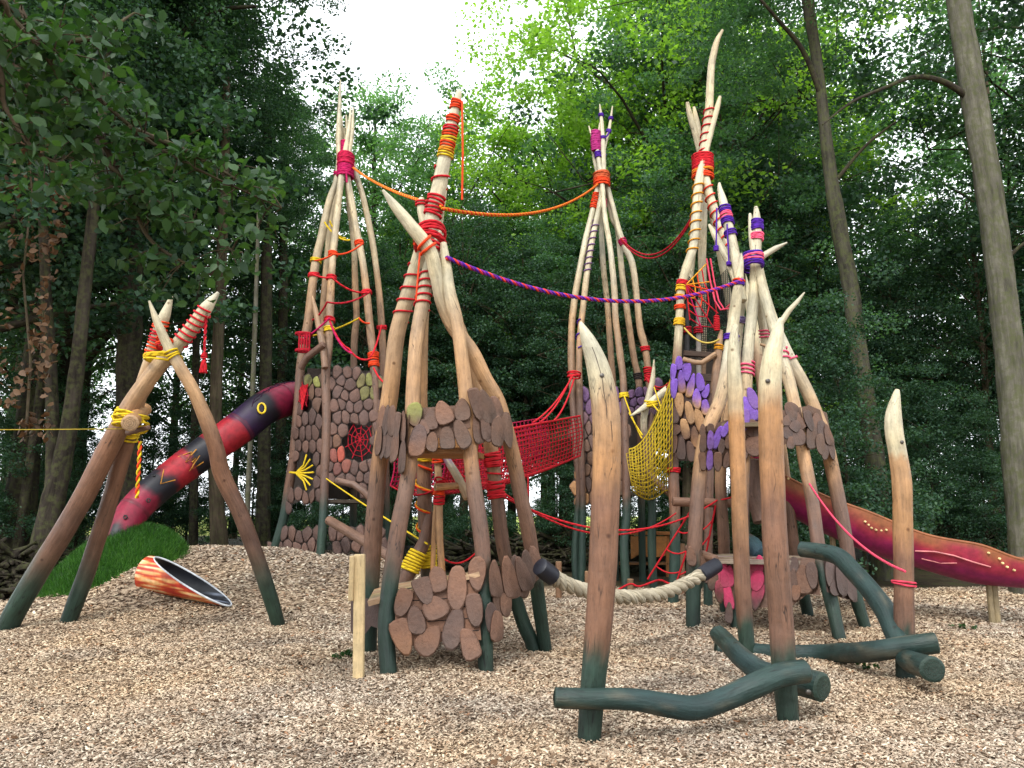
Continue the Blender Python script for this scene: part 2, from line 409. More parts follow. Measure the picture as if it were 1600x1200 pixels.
def mosaic(mb, bb, P, poly, sx, sy, holes, cfun, gap=.9, th=.035, jit=.3, back=(.06, .043, .036), seed=1):
    """pebble-like carved wall: rounded Voronoi cells with grooves; bb takes the backing board"""
    R = random.Random(seed); xs = [p[0] for p in poly]; ys = [p[1] for p in poly]; S = []; row = 0; y = min(ys)-2*sy
    while y < max(ys)+2*sy:
        x = min(xs)-2*sx+(sx/2 if row % 2 else 0)
        while x < max(xs)+2*sx: S.append((x+R.uniform(-jit, jit)*sx, y+R.uniform(-jit, jit)*sy)); x += sx
        y += sy; row += 1
    k = sx/sy
    for i, (x, y) in enumerate(S):
        if not inside(poly, x, y): continue
        if any(((x-h[0])/h[2])**2+((y-h[1])/h[3])**2 < 1 for h in holes): continue
        c = [(x-2*sx, y-2*sy), (x+2*sx, y-2*sy), (x+2*sx, y+2*sy), (x-2*sx, y+2*sy)]
        for j, (u, v) in enumerate(S):
            if j == i or abs(u-x) > 3*sx or abs(v-y) > 3*sy: continue
            dx, dy = u-x, (v-y)*k*k; c = clip(c, dx, dy, dx*(u+x)/2+dy*(v+y)/2)
            if len(c) < 3: break
        if len(c) < 3: continue
        mx = sum(p[0] for p in c)/len(c); my = sum(p[1] for p in c)/len(c)
        slab(bb, [(mx+(p[0]-mx)*1.04, my+(p[1]-my)*1.04) for p in c], P, -.035, .03, lambda a, b: back, 1.0, 0, 1)
        q = [(mx+(p[0]-mx)*max(.55, 1-gap/max(3, math.hypot(p[0]-mx, p[1]-my))), my+(p[1]-my)*max(.55, 1-gap/max(3, math.hypot(p[0]-mx, p[1]-my)))) for p in c]
        for _ in range(2):
            z = []
            for a, b in zip(q, q[1:]+q[:1]): z += [(a[0]*.75+b[0]*.25, a[1]*.75+b[1]*.25), (a[0]*.25+b[0]*.75, a[1]*.25+b[1]*.75)]
            q = z
        v = R.uniform(.8, 1.2); c0 = cfun(mx, my, R); slab(mb, q, P, 0, th*R.uniform(.8, 1.2), lambda a, b: tuple(t*v for t in c0), .82)
def board(bb, P, poly, off, th, col):
    slab(bb, poly, P, off, th, lambda a, b: col, 1.0, 0, 1)
# ------------------------------------------------------------------ numpy meshes: chips, leaves
def np_mesh(name, V, Fq, m):
    me = bpy.data.meshes.new(name); nv = len(V); nf, k = Fq.shape
    me.vertices.add(nv); me.vertices.foreach_set('co', V.astype(np.float32).ravel())
    me.loops.add(nf*k); me.loops.foreach_set('vertex_index', Fq.astype(np.int32).ravel())
    me.polygons.add(nf); me.polygons.foreach_set('loop_start', np.arange(0, nf*k, k, dtype=np.int32))
    try: me.polygons.foreach_set('loop_total', np.full(nf, k, dtype=np.int32))
    except Exception: pass
    me.materials.append(m); me.update(calc_edges=True); me.validate(); return me
def unit(a): return a/np.maximum(1e-9, np.linalg.norm(a, axis=1, keepdims=True))
def leaves_mesh(name, cen, rad, npc, L, m, flat=.5, seed=1, up=1.0, big=False):
    rg = np.random.default_rng(seed); cen = np.asarray(cen, float); rad = np.asarray(rad, float)
    c = np.repeat(cen, npc, 0); r = np.repeat(rad, npc)[:, None]; T = len(c)
    off = rg.normal(size=(T, 3)); off = unit(off)*(rg.random((T, 1))**.45)
    p = c+off*r*np.array([1, 1, flat])
    n = unit(rg.normal(size=(T, 3))*.75+np.array([0, 0, up])); t = rg.normal(size=(T, 3)); t[:, 2] -= .35
    t = unit(t-n*np.sum(t*n, 1, keepdims=True)); b = np.cross(n, t); l = L*rg.uniform(.65, 1.25, (T, 1)); w = l*.36
    if not big:
        V = np.stack([p-t*l*.5, p+b*w+n*l*.08, p+t*l*.5, p-b*w+n*l*.08], 1).reshape(-1, 3)
        Fq = np.arange(T*4).reshape(-1, 4)
    else:
        V = np.stack([p-t*l*.5, p-t*l*.2+b*w*.9+n*l*.1, p+t*l*.15+b*w*.75+n*l*.08, p+t*l*.55-n*l*.06,
                      p+t*l*.15-b*w*.75+n*l*.08, p-t*l*.2-b*w*.9+n*l*.1, p+t*l*.05-n*l*.02], 1).reshape(-1, 3)
        base = (np.arange(T)*7)[:, None]
        Fq = np.concatenate([base+np.array([0, 1, 2, 6]), base+np.array([6, 2, 3, 4]), base+np.array([0, 6, 4, 5])], 0)
    return np_mesh(name, V, Fq, m)
# ------------------------------------------------------------------ ground
def build_ground():
    def axis(lo, hi, step, far_lo, far_hi):
        a = list(np.arange(lo, hi+1e-6, step)); s = step; x = hi
        while x < far_hi: s *= 1.25; x += s; a.append(x)
        s = step; x = lo
        while x > far_lo: s *= 1.25; x -= s; a.insert(0, x)
        return a
    xs = axis(-12, 12, .13, -420, 420); ys = axis(2.5, 22, .13, -80, 700)
    V = [(x, y, g(x, y)) for y in ys for x in xs]; nx = len(xs)
    Fq = np.array([(j*nx+i, j*nx+i+1, (j+1)*nx+i+1, (j+1)*nx+i) for j in range(len(ys)-1) for i in range(nx-1)])
    m, nt, b = mat('wood_chip_ground', .95, .1)
    geo = nd(nt, 'ShaderNodeNewGeometry').outputs['Position']
    sep = nd(nt, 'ShaderNodeSeparateXYZ'); nt.links.new(geo, sep.inputs[0])
    v = nd(nt, 'ShaderNodeTexVoronoi'); v.inputs['Scale'].default_value = 26; v.inputs['Randomness'].default_value = 1
    mp = nd(nt, 'ShaderNodeMapping'); mp.inputs['Scale'].default_value = (.7, 1.3, 1); nt.links.new(geo, mp.inputs[0]); nt.links.new(mp.outputs[0], v.inputs['Vector'])
    sc = nd(nt, 'ShaderNodeSeparateColor'); nt.links.new(v.outputs['Color'], sc.inputs[0])
    chip = cramp(nt, sc.outputs[0], [(0, hx('#54463a')), (.3, hx('#837260')), (.65, hx('#a08e78')), (1, hx('#baa98f'))])
    big = noise_node(nt, geo, .8, 5); rb = cramp(nt, big.outputs[0], [(.3, (.7, .68, .7)), (.7, (1.1, 1.05, 1))])
    chipc = mixc(nt, 'MULTIPLY', 1.0, chip.outputs[0], rb.outputs[0])
    n2 = noise_node(nt, geo, 3, 8, .75); floor = cramp(nt, n2.outputs[0], [(.3, (.012, .009, .006)), (.5, (.045, .032, .02)), (.62, (.035, .045, .014)), (.8, (.1, .075, .045))])
    n3 = noise_node(nt, geo, .35, 5); edge = nd(nt, 'ShaderNodeMath', operation='MULTIPLY_ADD'); edge.inputs[1].default_value = 3.5
    nt.links.new(n3.outputs[0], edge.inputs[0]); nt.links.new(sep.outputs[1], edge.inputs[2])
    mr = nd(nt, 'ShaderNodeMapRange'); mr.inputs['From Min'].default_value = 18.6; mr.inputs['From Max'].default_value = 19.6; nt.links.new(edge.outputs[0], mr.inputs['Value'])
    c = mixc(nt, 'MIX', mr.outputs[0], chipc, floor.outputs[0])
    n4 = noise_node(nt, geo, .05, 6); mead = cramp(nt, n4.outputs[0], [(.35, hx('#7d9a3f')), (.65, hx('#b9b86a'))])
    mr2 = nd(nt, 'ShaderNodeMapRange'); mr2.inputs['From Min'].default_value = 50; mr2.inputs['From Max'].default_value = 54; nt.links.new(edge.outputs[0], mr2.inputs['Value'])
    c = mixc(nt, 'MIX', mr2.outputs[0], c, mead.outputs[0])
    nt.links.new(c, b.inputs['Base Color']); bump(nt, b, v.outputs['Distance'], .7, .03)
    me = np_mesh('ground', np.array(V), Fq, m); me.polygons.foreach_set('use_smooth', [True]*len(me.polygons))
    o = bpy.data.objects.new('ground', me); C.objects.link(o); tag(o, kind='structure')
    # individual chips lying on it
    rg = np.random.default_rng(5)
    cm, nt, b = mat('wood_chips', .85, .15); geo = nd(nt, 'ShaderNodeNewGeometry'); 
    r = cramp(nt, geo.outputs['Random Per Island'], [(0, hx('#44362c')), (.14, hx('#73604f')), (.3, hx('#968270')), (.55, hx('#b29e8b')), (.8, hx('#c6b4a1')), (.93, hx('#dccfb9')), (1, hx('#97694a'))])
    n = noise_node(nt, geo.outputs['Position'], .8, 5); rb = cramp(nt, n.outputs[0], [(.3, (.54, .54, .55)), (.47, (.9, .9, .89)), (.72, (1.12, 1.09, 1.02))])
    warm = noise_node(nt, geo.outputs['Position'], .3, 3); rw = cramp(nt, warm.outputs[0], [(.4, (.96, .98, 1.0)), (.62, (1.05, .99, .88))])
    c = mixc(nt, 'MULTIPLY', 1.0, r.outputs[0], rb.outputs[0]); c = mixc(nt, 'MULTIPLY', 1.0, c, rw.outputs[0]); nt.links.new(c, b.inputs['Base Color'])
    P = []
    for (d0, d1, dens, s) in ((3.3, 5.5, 4200, .68), (5.5, 8.5, 2700, .8), (8.5, 12, 1300, 1.05), (12, 17, 520, 1.5)):
        area = .68*(d1*d1-d0*d0); k = int(area*dens); y = np.sqrt(rg.uniform(d0*d0, d1*d1, k)); x = rg.uniform(-.7, .7, k)*y
        P.append(np.stack([x, y, np.full(k, s)], 1))
    P = np.concatenate(P)
    # bilinear lookup of ground height
    xs_, ys_ = np.array(xs), np.array(ys); Z = np.array(V)[:, 2].reshape(len(ys), nx)
    ix = np.clip(np.searchsorted(xs_, P[:, 0])-1, 0, nx-2); iy = np.clip(np.searchsorted(ys_, P[:, 1])-1, 0, len(ys)-2)
    tx = (P[:, 0]-xs_[ix])/(xs_[ix+1]-xs_[ix]); ty = (P[:, 1]-ys_[iy])/(ys_[iy+1]-ys_[iy])
    z = (Z[iy, ix]*(1-tx)+Z[iy, ix+1]*tx)*(1-ty)+(Z[iy+1, ix]*(1-tx)+Z[iy+1, ix+1]*tx)*ty
    T = len(P); p = np.stack([P[:, 0], P[:, 1], z+.010+rg.random(T)*.016], 1); s = P[:, 2:3]
    nrm = unit(rg.normal(size=(T, 3))*np.array([.38, .38, .2])+np.array([0, 0, 1])); t = rg.normal(size=(T, 3)); t = unit(t-nrm*np.sum(t*nrm, 1, keepdims=True)); bb = np.cross(nrm, t)
    l = s*rg.uniform(.012, .032, (T, 1)); w = s*rg.uniform(.006, .014, (T, 1)); th = .004*s
    u = lambda: rg.uniform(.6, 1.1, (T, 1))
    q = [p-t*l*u()-bb*w*u(), p+t*l*u()-bb*w*u(), p+t*l*u()+bb*w*u(), p-t*l*u()+bb*w*u()]
    VV = np.stack(q+[x-nrm*th for x in q], 1).reshape(-1, 3); base = (np.arange(T)*8)[:, None]
    FF = np.concatenate([base+np.array(a) for a in ((0, 1, 2, 3), (0, 4, 5, 1), (1, 5, 6, 2), (2, 6, 7, 3), (3, 7, 4, 0))], 0)
    o = bpy.data.objects.new('wood_chips', np_mesh('wood_chips', VV, FF, cm)); C.objects.link(o)
    tag(o, 'loose tan wood chips covering the playground floor', 'wood chips', kind='stuff')
    k = 260; y = np.sqrt(rg.uniform(3.4**2, 15**2, k)); x = rg.uniform(-.68, .68, k)*y; zz = np.array([g(a, b)+.03 for a, b in zip(x, y)])
    o = bpy.data.objects.new('fallen_leaves', leaves_mesh('fallen_leaves', np.stack([x, y, zz], 1), np.full(k, .01), 1, .065, M['leaf_dead'], .2, 8, 2.5, True)); C.objects.link(o); tag(o, 'scattered brown fallen leaves lying on the wood chips', 'fallen leaves', kind='stuff')
build_ground()
# ------------------------------------------------------------------ sky and light
SUN_EL, SUN_AZ = 46.0, 200.0   # azimuth clockwise from +Y: where the sun stands (behind the viewer, to the left)
EXPOSURE = 0.98
def light():
    w = bpy.data.worlds.new('World'); bpy.context.scene.world = w; w.use_nodes = True; nt = w.node_tree; bg = nt.nodes['Background']
    sky = nd(nt, 'ShaderNodeTexSky', sky_type='NISHITA'); sky.sun_disc = False; sky.sun_elevation = math.radians(SUN_EL); sky.sun_rotation = math.radians(SUN_AZ)
    sky.dust_density = 3.0; sky.air_density = 1.0
    tc = nd(nt, 'ShaderNodeTexCoord').outputs['Generated']
    n = noise_node(nt, tc, 2.2, 7, .6); r = cramp(nt, n.outputs[0], [(.25, (.55,)*3), (.5, (.95,)*3)])
    c = mixc(nt, 'MIX', r.outputs[0], sky.outputs[0], (12.5, 13.2, 13.8))
    nt.links.new(c, bg.inputs['Color']); bg.inputs['Strength'].default_value = .1
    l = bpy.data.lights.new('sun', 'SUN'); l.energy = 1.55; l.angle = math.radians(11); l.color = (1, .97, .92)
    o = bpy.data.objects.new('sun', l); C.objects.link(o)
    e, a = math.radians(SUN_EL), math.radians(SUN_AZ); d = Vector((math.sin(a)*math.cos(e), math.cos(a)*math.cos(e), math.sin(e)))
    o.rotation_euler = (-d).to_track_quat('-Z', 'Y').to_euler(); o.location = (0, 0, 40)
light()
# ------------------------------------------------------------------ trees
def skeleton(H, r0, hb, cr, seed, nl, shape, lean=(0, 0), fork=False):
    """trunk and limbs in local coordinates; returns mesh builder and clump centres"""
    R = random.Random(seed); mb = MB(); cl = []
    tp = []; n = 12
    wx, wy = R.uniform(-.5, .5), R.uniform(-.5, .5)
    for i in range(n+1):
        t = i/n; tp.append(Vector((lean[0]*t+wx*math.sin(t*4+seed)*t*.5, lean[1]*t+wy*math.sin(t*3.3+seed*2)*t*.5, H*.93*t-.3)))
    rad = [r0*(1+.55*math.exp(-i*1.6))*(1-.86*(i/n)) for i in range(n+1)]
    tube(mb, tp, rad, 12, (1, 1, 1), .12)
    def tr(h):
        t = max(0, min(.999, h/(H*.93)))*n; i = int(t); return tp[i].lerp(tp[i+1], t-i), rad[i]
    for k in range(nl):
        u = (k+R.random()*.8)/nl; h = hb+(H*.9-hb)*u; a = k*2.4+R.uniform(-.5, .5)
        if shape == 'round': w = cr*math.sqrt(max(.05, 1-((u-.42)/.62)**2))
        elif shape == 'tall': w = cr*(.55+.45*math.sin(u*3.0))*(1-.35*u)
        else: w = cr*(1.05-.85*u)   # low layered
        w *= R.uniform(.75, 1.15); p, rr = tr(h*.86 if shape != 'low' else h); up = (h-p.z)+R.uniform(-.2, .8)
        pts = [p]; d = Vector((math.cos(a), math.sin(a), 0)); sd = Vector((-d.y, d.x, 0))*R.uniform(-.25, .25)
        for j in range(1, 6):
            t = j/5; pts.append(p+d*(w*t)+sd*(w*t*t)+Vector((0, 0, up*math.sin(t*1.7)+(-.06*w*t*t if shape == 'low' else .03*w*t))))
        rl = max(.025, rr*.42); tube(mb, pts, [rl*(1-.8*j/5) for j in range(6)], 6, (1, 1, 1), .1, cap=False)
        for j in range(2, 6):
            q = pts[j]; m_ = 1+int(w*.75*(.6+.2*j/5))
            for s in range(m_):
                e = Vector((R.gauss(0, 1), R.gauss(0, 1), R.gauss(0, .55)))*(.32*w*(.5+.12*j)+.15)
                c = q+e; cl.append((c.x, c.y, c.z, R.uniform(.55, 1.15)))
                if R.random() < .35: tube(mb, [q, q.lerp(c, .5)+Vector((0, 0, .15)), c], [rl*.3, rl*.2, .012], 4, (1, 1, 1), 0, cap=False)
    top = tp[-1]
    for s in range(10): cl.append((top.x+R.gauss(0, cr*.22), top.y+R.gauss(0, cr*.22), top.z+R.gauss(.2, .7), R.uniform(.6, 1.0)))
    return mb, cl
PROTO = {}
def tree_proto(key, H, r0, hb, cr, seed, nl, shape, npc, L, bark, leaf, flat=.45, lean=(0, 0)):
    mb, cl = skeleton(H, r0, hb, cr, seed, nl, shape, lean)
    a = np.array(cl); lm = leaves_mesh('crown', a[:, :3], a[:, 3]*(H/20)**.3, npc, L, M[leaf], flat, seed)
    PROTO[key] = (mb, lm, bark, leaf); return len(a)*npc
TREE_USED = {}
def put_tree(key, px, d, H=None, rot=None, label='', group=None, name='tree', leaf=None, cat='tree', H0=20.0, tilt=None, zoff=0):
    mb, lm, bark, lf = PROTO[key]; s = (H or H0)/H0
    x = (px-800)/F*d*1.0; z = g(x, d); t = thing(name, (x, d, z+zoff), label, cat, group)
    if key in TREE_USED: tr = TREE_USED[key].copy(); C.objects.link(tr)
    else: tr = mb.build('trunk', M[bark]); TREE_USED[key] = tr
    tr.parent = t; tr.location = (0, 0, 0)
    c = bpy.data.objects.new('crown', lm); C.objects.link(c); c.parent = t
    c.material_slots[0].link = 'OBJECT'; c.material_slots[0].material = M[leaf or lf]
    t.rotation_euler = (tilt[0] if tilt else 0, tilt[1] if tilt else 0, rot if rot is not None else RND.random()*6.28); t.scale = (s, s, s*RND.uniform(.97, 1.03)); return t
tree_proto('oak', 20, .34, 6.0, 5.2, 3, 24, 'round', 150, .155, 'bark_dark', 'leaf_dark', .5)
tree_proto('beech', 20, .28, 4.2, 4.6, 8, 28, 'round', 190, .14, 'bark_brown', 'leaf_mid', .4)
tree_proto('ash', 20, .26, 7.0, 4.0, 15, 24, 'tall', 140, .15, 'bark_brown', 'leaf_mid', .5)
tree_proto('lime', 20, .3, 3.0, 5.4, 21, 32, 'round', 200, .14, 'bark_dark', 'leaf_light', .5)
tree_proto('birch', 20, .2, 5.0, 4.2, 44, 22, 'round', 60, .17, 'bark_brown', 'leaf_mid', .5)
tree_proto('sapling', 7, .06, .9, 2.0, 31, 20, 'low', 120, .12, 'bark_dark', 'leaf_dark', .6)
tree_proto('hornbeam', 10, .1, 1.4, 3.0, 35, 28, 'low', 150, .12, 'bark_dark', 'leaf_dark', .5)
# ------------------------------------------------------------------ trees one can tell apart: trunk drawn where it stands, crown above
def trunk_tree(name, label, P, d, bark, crowns, limbs=(), cat='tree', group=None, flare=1.5):
    """P foot up [(px,py,width)]; d depth; crowns = [(key, px, py_of_crown_base, depth, H, leaf)]; limbs = [[(px,py,d,w)...]]"""
    b = W(P[0][0], P[0][1], d); z = g(b.x, b.y); t = thing(name, (b.x, b.y, z), label, cat, group); mb = MB(); pts = []; rad = []
    for (x, y, w) in cat_rom(P, 6):
        p = W(x, y, d); pts.append(p); rad.append(w/2*mpp(p))
    # carry the foot into the ground with a root flare
    p0 = pts[0]; q = Vector((p0.x, p0.y, z-.25)); 
    if p0.z > z+.1: pts.insert(0, Vector((p0.x, p0.y, z+.05))); rad.insert(0, rad[0]*1.18)
    pts.insert(0, q); rad.insert(0, rad[0]*flare)
    tube(mb, pts, rad, 16, (1, 1, 1), .13); tr = mb.build('trunk', M[bark], t)
    for L in limbs:
        lb = MB(); R_ = cat_rom(L, 5); tube(lb, [W(a, b_, c) for a, b_, c, e in R_], [e/2*mpp(W(a, b_, c)) for a, b_, c, e in R_], 8, (1, 1, 1), .12); lb.build('limb', M['bark_dark'], t)
    for (key, px, py, dd, H, leaf) in crowns:
        lm = PROTO[key][1]; c = bpy.data.objects.new('crown', lm); C.objects.link(c); c.parent = t
        p = W(px, py, dd); s = H/20; c.scale = (s, s, s); c.location = p-t.location; c.rotation_euler = (0, 0, RND.random()*6.28)
        c.material_slots[0].link = 'OBJECT'; c.material_slots[0].material = M[leaf]
    return t
trunk_tree('broadleaf_tree', 'tall pale barked tree leaning in at the right edge, one arched bare limb', [(1612, 935, 62), (1603, 850, 50), (1590, 700, 46), (1578, 560, 43), (1563, 430, 40), (1546, 300, 38), (1523, 160, 37), (1500, 20, 34), (1478, -140, 30), (1462, -300, 22)], 16.2, 'bark_pale',
    [('ash', 1530, -140, 16.5, 11, 'leaf_dark'), ('birch', 1640, 60, 17.5, 10, 'leaf_mid')],
    [[(1512, 152, 16.2, 11), (1475, 128, 16.0, 9), (1430, 120, 15.6, 7), (1380, 138, 15.2, 5), (1330, 160, 15, 4), (1285, 195, 14.8, 2.5)], [(1560, 420, 16.2, 8), (1600, 380, 16, 5), (1650, 360, 15.8, 3)]])
trunk_tree('broadleaf_tree', 'mossy grey trunk tree standing behind the red open slide, kinked at mid height', [(1380, 925, 42), (1376, 850, 34), (1370, 740, 30), (1352, 620, 27), (1338, 520, 26), (1327, 440, 25), (1310, 350, 24), (1294, 245, 19), (1280, 120, 16), (1262, 0, 17), (1250, -120, 12)], 19, 'bark_grey',
    [('oak', 1235, 300, 19.6, 13, 'leaf_mid')], [[(1283, 150, 19, 10), (1255, 80, 18.6, 8), (1215, 30, 18, 6), (1180, -10, 17.6, 4)], [(1300, 290, 19, 7), (1350, 230, 18.5, 5), (1400, 190, 18, 3)]])
trunk_tree('broadleaf_tree', 'dark straight trunk tree just behind the pole tripod, near its yellow ties', [(196, 850, 46), (200, 700, 40), (202, 560, 37), (204, 430, 36), (206, 330, 34), (212, 180, 30), (220, 0, 26), (228, -160, 18)], 20.5, 'bark_dark',
    [('oak', 205, 330, 20, 16, 'leaf_dark'), ('beech', 262, 180, 20, 12, 'leaf_dark'), ('oak', 100, 200, 20, 14, 'leaf_dark')], [[(212, 150, 20.5, 14), (265, 70, 20, 11), (330, 20, 19.5, 8), (400, 10, 19, 5)]])
trunk_tree('broadleaf_tree', 'twin stemmed brown tree at far left, the stem leaning to the right', [(62, 905, 44), (74, 820, 36), (96, 730, 30), (112, 640, 24), (124, 540, 21), (134, 440, 19), (146, 330, 17), (160, 180, 13), (172, 40, 9)], 15.5, 'bark_dark',
    [('ash', 140, 380, 16, 11, 'leaf_dark')], [[(74, 840, 15.5, 26), (82, 740, 15.7, 22), (80, 600, 16, 19), (72, 460, 16, 17), (66, 300, 16, 13), (60, 150, 16, 9)]])
trunk_tree('broadleaf_tree', 'thin dark tree leaning at the left edge beside the stick heap', [(26, 880, 16), (36, 800, 15), (48, 720, 14), (62, 620, 13), (74, 500, 12), (84, 380, 10), (92, 260, 7)], 20, 'bark_dark', [('sapling', 84, 520, 20, 26, 'leaf_dark')])
trunk_tree('broadleaf_tree', 'slim brown tree seen below the tube slide, left of the pebbled tower', [(343, 866, 30), (340, 800, 23), (336, 720, 20), (338, 600, 18), (344, 460, 17), (350, 300, 15), (354, 120, 11)], 21, 'bark_brown', [('beech', 345, 460, 22, 9, 'leaf_dark')])
trunk_tree('dead_snag', 'slender bare pale stem between the tube slide and the pebbled tower', [(384, 870, 9), (388, 760, 8), (394, 640, 8), (398, 520, 7), (402, 400, 6), (404, 300, 4)], 18, 'bark_pale', [], cat='bare stem')
for k, (x, w, d, lab) in enumerate(((411, 20, 23, 'dark trunk tree next left of the pebbled tower'), (437, 16, 26, 'dark thin tree hidden partly by the left edge of the pebbled tower'), (302, 12, 24, 'narrow tree standing behind the middle of the black and red tube slide'))):
    trunk_tree('forest_tree', lab, [(x, 850, w*1.2), (x+2, 700, w), (x+5, 500, w*.9), (x+6, 300, w*.75), (x+8, 150, w*.5)], d, 'bark_dark', [('ash', x+6, 470, d, 7.5, 'leaf_mid')])
# ------------------------------------------------------------------ the wood behind, tree by tree
G = 'trees of the wood round the playground'
def row(key, items, leaf, label, name='forest_tree', group=G, rnd=1.0):
    for (px, d, H) in items: put_tree(key, px, d, H, None, label, group, name, leaf)
row('lime', [(1070, 33, 28)], 'leaf_light', 'large yellow green tree lit by the sun, rising highest behind the back teepee', group=None)
row('lime', [(885, 37, 24)], 'leaf_light', 'yellow green sunlit tree at the right edge of the white sky gap', group=None)
row('ash', [(1110, 36, 31)], 'leaf_mid', 'tall mid green tree behind the tallest pole of the right teepee', group=None)
row('lime', [(575, 38, 23.0)], 'leaf_bluish', 'soft green round topped tree under the left end of the sky gap', group=None)
row('beech', [(700, 41, 23.5)], 'leaf_bluish', 'soft green tree below the middle of the sky gap', group=None)
dk = 'dark green broadleaf tree of the wood standing round the playground'
md = 'mid green broadleaf tree of the wood behind the towers'
low = 'low dark hornbeam spreading in layers behind the towers'
sap = 'young dark leaved tree growing in the understorey of the wood'
row('oak', [(40, 21, 23), (85, 26, 25), (-90, 17, 21), (120, 31, 25)], 'leaf_dark', dk)
row('oak', [(1160, 31, 25), (1790, 27, 24), (1990, 20, 22)], 'leaf_dark', dk)
row('birch', [(20, 27, 25), (270, 38, 23), (1150, 35, 31), (1310, 37, 25), (1600, 33, 27), (1500, 38, 20)], 'leaf_mid', md)
row('beech', [(500, 33, 15), (620, 34, 15), (750, 33, 15), (880, 30, 14), (1010, 29, 15), (1150, 27, 17), (1420, 30, 13)], 'leaf_mid', md)
row('beech', [(570, 27, 11), (690, 28, 11.5), (820, 27, 11), (940, 25, 10.5), (1070, 24, 12), (430, 28, 13)], 'leaf_dark', dk)
row('hornbeam', [(1260, 21, 9), (1318, 17.3, 12), (1290, 27, 15), (1390, 26, 15), (1480, 28, 14), (1560, 27, 16), (1340, 24, 12), (1450, 22, 11), (60, 25, 13), (200, 27, 12), (-30, 20, 11), (240, 30, 13), (1530, 21, 9), (1200, 20, 8.5), (660, 24, 8.5), (540, 22, 8.5), (750, 23, 8), (870, 22, 8), (1000, 21, 8), (1620, 25, 11), (400, 24, 9), (300, 27, 10), (130, 24, 10), (10, 23, 9), (470, 25, 9)], 'leaf_dark', low, 'hornbeam_tree', 'low hornbeams at the edge of the wood')
SAPS = [(30, 26, 5), (120, 30, 5.5), (240, 27, 4), (310, 33, 5), (460, 28, 5.5), (560, 29, 6), (690, 29, 5), (800, 33, 4), (860, 28, 4.5), (940, 32, 5), (1030, 28, 6), (1130, 27, 6), (1250, 29, 6), (1310, 27, 5), (1420, 30, 5), (1500, 29, 6), (1580, 27, 6), (-40, 22, 6), (1470, 25, 5.5), (720, 36, 5)]
SAPS += [(px+RND.uniform(-25, 25), RND.uniform(34, 46), RND.uniform(4.5, 7.5)) for px in range(-60, 1680, 52)]
row("sapling", SAPS, 'leaf_mid', sap, 'sapling_tree', 'young trees under the wood')
row('birch', [(110, 42, 26), (-80, 40, 26), (370, 44, 20), (500, 46, 20), (610, 48, 21), (850, 46, 23), (1090, 44, 29), (1250, 44, 30), (1410, 46, 19), (1620, 42, 29), (960, 46, 27), (740, 47, 20)], 'leaf_mid', md)
tk = 'dark slim trunk tree inside the wood behind the playground'
for (px, d, H) in ((725, 26, 12), (800, 34, 15), (640, 36, 15), (860, 33, 15), (1110, 31, 18), (1415, 27, 11), (1545, 26, 13), (1230, 27, 15), (15, 33, 18)):
    put_tree('ash', px, d, H, None, tk, 'slim trunk trees inside the wood', 'forest_tree', 'leaf_dark')
# ------------------------------------------------------------------ leafy branches hanging in at top left
def near_branch():
    t = thing('hazel_tree', (-6.3, 4.2, g(-6.3, 4.2)), 'large leaved green tree whose branches hang in at the upper left', 'tree'); tb = MB(); R = random.Random(77)
    trk = [Vector((-6.3, 4.2, -.3)), Vector((-6.2, 4.3, 1.5)), Vector((-6.0, 4.5, 3.6)), Vector((-5.6, 4.8, 5.4)), Vector((-5.2, 5.2, 7.5))]
    tube(tb, [Vector(p) for p in cat_rom(trk, 4)], [.14-.006*k for k in range(17)], 10, (1, 1, 1), .1); tb.build('trunk', M['bark_brown'], t)
    cl = []; lb = MB()
    paths = [[(-60, -60, 5.0), (60, 60, 5.1), (150, 150, 5.3), (240, 225, 5.5), (320, 270, 5.7), (440, 325, 5.9)],
             [(-60, 10, 5.0), (40, 130, 5.0), (120, 215, 5.2), (210, 290, 5.3), (300, 350, 5.5), (370, 395, 5.6)],
             [(-60, 60, 4.6), (10, 170, 4.7), (60, 240, 4.8), (120, 260, 4.9)],
             [(60, 60, 5.1), (140, 60, 5.3), (210, 20, 5.5)],
             [(200, 200, 5.4), (300, 240, 5.7), (400, 300, 6.0)],
             [(-60, -20, 4.4), (20, 30, 4.5), (80, 100, 4.7), (110, 170, 4.8)],
             [(150, 200, 5.3), (200, 300, 5.4), (240, 380, 5.5), (330, 430, 5.6)]]
    for P in paths:
        Q = [W(*p) for p in P]
        if P[0][0] < 0: Q.insert(0, Vector((-5.6, 4.8, 5.2)))
        S = [Vector(p) for p in cat_rom([tuple(q) for q in Q], 6)]; n = len(S)
        tube(lb, S, [.022*(1-.85*i/n)+.003 for i in range(n)], 6, (1, 1, 1), .08)
        for i in range(4, n):
            for s in range(2):
                e = Vector((R.gauss(0, .13), R.gauss(0, .16), R.gauss(-.02, .10))); c = S[i]+e; cl.append((c.x, c.y, c.z, R.uniform(.12, .26)))
                tube(lb, [S[i], S[i].lerp(c, .5)+Vector((0, 0, .03)), c], [.006, .005, .003], 4, (1, 1, 1), cap=False)
    lb.build('limb', M['bark_brown'], t); a = np.array(cl)
    o = bpy.data.objects.new('leaves', leaves_mesh('leaves', a[:, :3], a[:, 3], 10, .088, M['leaf_near'], .6, 9, .55, True)); C.objects.link(o); o.parent = t
    o.location = -Vector(t.location)
near_branch()
